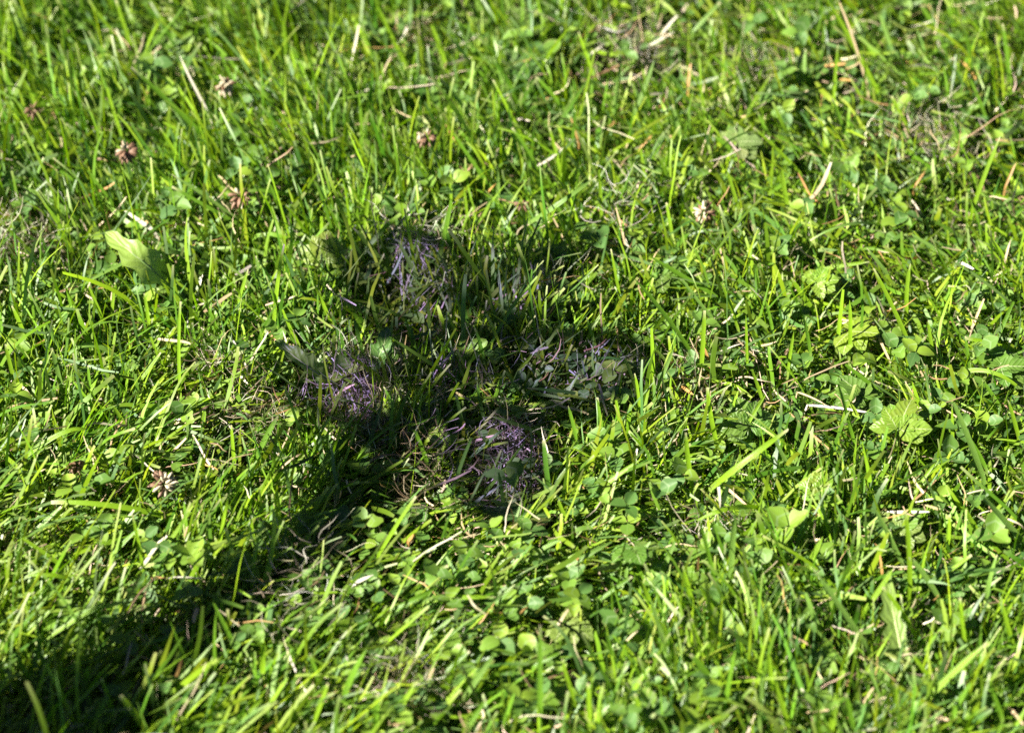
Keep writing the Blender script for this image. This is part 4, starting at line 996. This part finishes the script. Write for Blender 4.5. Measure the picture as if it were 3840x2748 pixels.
def build_person():
    wrist = above(1165, 2090)
    elbow = above(300, 2630)
    fdir = (elbow - wrist).normalized()
    elbow = wrist + fdir * .23
    sh = elbow + Vector((-.10, -.28, .05))            # shoulder of the outstretched arm
    body_dir = Vector((.35, .94, 0)).normalized()     # the way the person faces
    lat = Vector((body_dir.y, -body_dir.x, 0))        # towards the other shoulder
    chest = sh + lat * .19 + Vector((0, 0, -.03))
    base = Vector((chest.x, chest.y, 0)) - body_dir * .22
    hip = base + Vector((0, 0, .27))
    spine = (chest * .5 + hip * .5) + Vector((0, 0, -.01)) - body_dir * .02
    neck = chest + Vector((0, 0, .10)) + body_dir * .01
    head0 = neck + Vector((0, 0, .07)) + body_dir * .02
    head1 = head0 + Vector((0, 0, .08)) + body_dir * .015
    head2 = head1 + Vector((0, 0, .07))
    root = empty('person', base)
    tag(root, 'kneeling person in navy top and jeans holding the sun catcher out at arm length', 'person')
    L = lambda p: tuple(p - base)
    lsh = chest + lat * .19 + Vector((0, 0, .03))
    lel = lsh + Vector((0, 0, -.27)) + body_dir * .06 + lat * .04
    lwr = lel + body_dir * .22 + Vector((0, 0, -.10))
    rh, lh = hip - lat * .10, hip + lat * .10
    rk, lk = rh + body_dir * .40 + Vector((0, 0, -.20)), lh + body_dir * .40 + Vector((0, 0, -.20))
    ra, la = rk - body_dir * .40 + Vector((0, 0, .00)), lk - body_dir * .40 + Vector((0, 0, .00))
    palm = wrist + (HAND - wrist).normalized() * .055
    knuck = wrist + (HAND - wrist).normalized() * .095
    u = (HAND - wrist).normalized(); s = (SUN - u * SUN.dot(u)).normalized(); dn = s.cross(u).normalized()
    chains = [([L(hip), L(spine), L(chest), L(neck), L(head0), L(head1), L(head2)], [(.13, .11), (.125, .10), (.135, .10), .052, (.062, .075), (.075, .092), (.060, .07)]),
              ([L(chest), L(sh), L(sh * .5 + elbow * .5), L(elbow), L(elbow * .55 + wrist * .45), L(wrist), L(palm), L(knuck)], [(.135, .10), .058, .048, .034, .026, .0155, .0155, .0155]),
              ([L(chest), L(lsh), L(lsh * .5 + lel * .5), L(lel), L(lwr)], [(.135, .10), .058, .048, .040, .028]),
              ([L(lwr), L(lwr + body_dir * .08 + Vector((0, 0, -.03)))], [.028, (.036, .018)]),
              ([L(hip), L(rh), L(rh * .5 + rk * .5), L(rk), L(rk * .5 + ra * .5), L(ra)], [(.13, .11), .085, .075, .058, .052, .036]),
              ([L(hip), L(lh), L(lh * .5 + lk * .5), L(lk), L(lk * .5 + la * .5), L(la)], [(.13, .11), .085, .075, .058, .052, .036])]
    # the fingers close round the handle
    for k, q in enumerate((-.018, -.006, .006, .018)):
        b0 = knuck - u * .012 + s * q * .9
        ln = (.92, 1.0, .95, .78)[k]
        p1 = b0 + u * .034 * ln + dn * .006; p2 = p1 + dn * .024 * ln + u * .006; p3 = p2 - u * .022 * ln + dn * .002
        chains.append(([L(b0), L(p1), L(p2), L(p3)], [.0085, .0078, .0072, .0065]))
    t0 = palm - s * .018 + dn * .004; t1 = t0 + u * .030 - s * .012 + dn * .014; t2 = t1 + u * .024 + s * .014 + dn * .010
    chains.append(([L(t0), L(t1), L(t2)], [.011, .0100, .0085]))
    lh0 = lwr + body_dir * .08 + Vector((0, 0, -.03))
    for k, q in enumerate((-.027, -.009, .009, .027)):
        b0 = lh0 + lat * q - body_dir * .005
        chains.append(([L(b0), L(b0 + body_dir * .035 + dn * .008), L(b0 + body_dir * .055 + dn * .028)], [.0095, .0088, .0075]))
    t0 = lh0 - lat * .028 - body_dir * .03
    chains.append(([L(t0), L(t0 - lat * .018 + body_dir * .025 + dn * .012), L(t0 - lat * .014 + body_dir * .048 + dn * .024)], [.011, .0098, .008]))
    skin_obj('body', chains, M['skin'], root)
    g = 1.13
    cuff = wrist * .45 + elbow * .55; lcuff = lwr * .8 + lel * .2
    skin_obj('shirt', [([L(hip + Vector((0, 0, .02))), L(spine), L(chest), L(neck + Vector((0, 0, -.055)))], [(.15, .125), (.142, .118), (.152, .115), .075]),
                       ([L(chest), L(sh), L(sh * .5 + elbow * .5), L(elbow), L(elbow * .75 + wrist * .25), L(cuff)], [(.152, .115), .072, .066, .056, .046, .034]),
                       ([L(chest), L(lsh), L(lsh * .5 + lel * .5), L(lel), L(lcuff)], [(.152, .115), .072, .062, .054, .042])], M['shirt'], root)
    skin_obj('trousers', [([L(hip), L(rh), L(rh * .5 + rk * .5), L(rk), L(rk * .5 + ra * .5), L(ra * .9 + rk * .1)], [(.148, .125), .098, .088, .070, .064, .050]),
                          ([L(hip), L(lh), L(lh * .5 + lk * .5), L(lk), L(lk * .5 + la * .5), L(la * .9 + lk * .1)], [(.148, .125), .098, .088, .070, .064, .050])], M['trouser'], root)
    skin_obj('hair', [([L(head1 - body_dir * .025), L(head2 - body_dir * .02 + Vector((0, 0, .012)))], [(.082, .095), (.070, .082)])], M['hair'], root)
    for q in (ra, la):
        skin_obj('shoe', [([L(q + body_dir * .03), L(q - body_dir * .06 + dn * .005), L(q - body_dir * .15 + dn * .02)], [.045, .042, (.045, .028)])], M['shoe'], root)
    # face: eyes, nose, ears, mouth
    for sgn in (-1, 1):
        e0 = head1 + body_dir * .082 + lat * .032 * sgn + Vector((0, 0, .005))
        skin_obj('eye', [([L(e0), L(e0 + lat * .006 * sgn)], [.010, .009])], M['cream'], root)
        a0 = head1 + lat * .082 * sgn + Vector((0, 0, -.005))
        skin_obj('ear', [([L(a0 + Vector((0, 0, .02))), L(a0 - Vector((0, 0, .02)))], [(.008, .018), (.006, .012)])], M['skin'], root)
    n0 = head1 + body_dir * .088 + Vector((0, 0, .005))
    skin_obj('nose', [([L(n0), L(n0 + body_dir * .018 + Vector((0, 0, -.035)))], [.008, .013])], M['skin'], root)
    m0 = head0 + body_dir * .078 + Vector((0, 0, .012))
    skin_obj('mouth', [([L(m0 - lat * .022), L(m0 + body_dir * .006), L(m0 + lat * .022)], [.004, .007, .004])], M['floret'], root)
build_person()
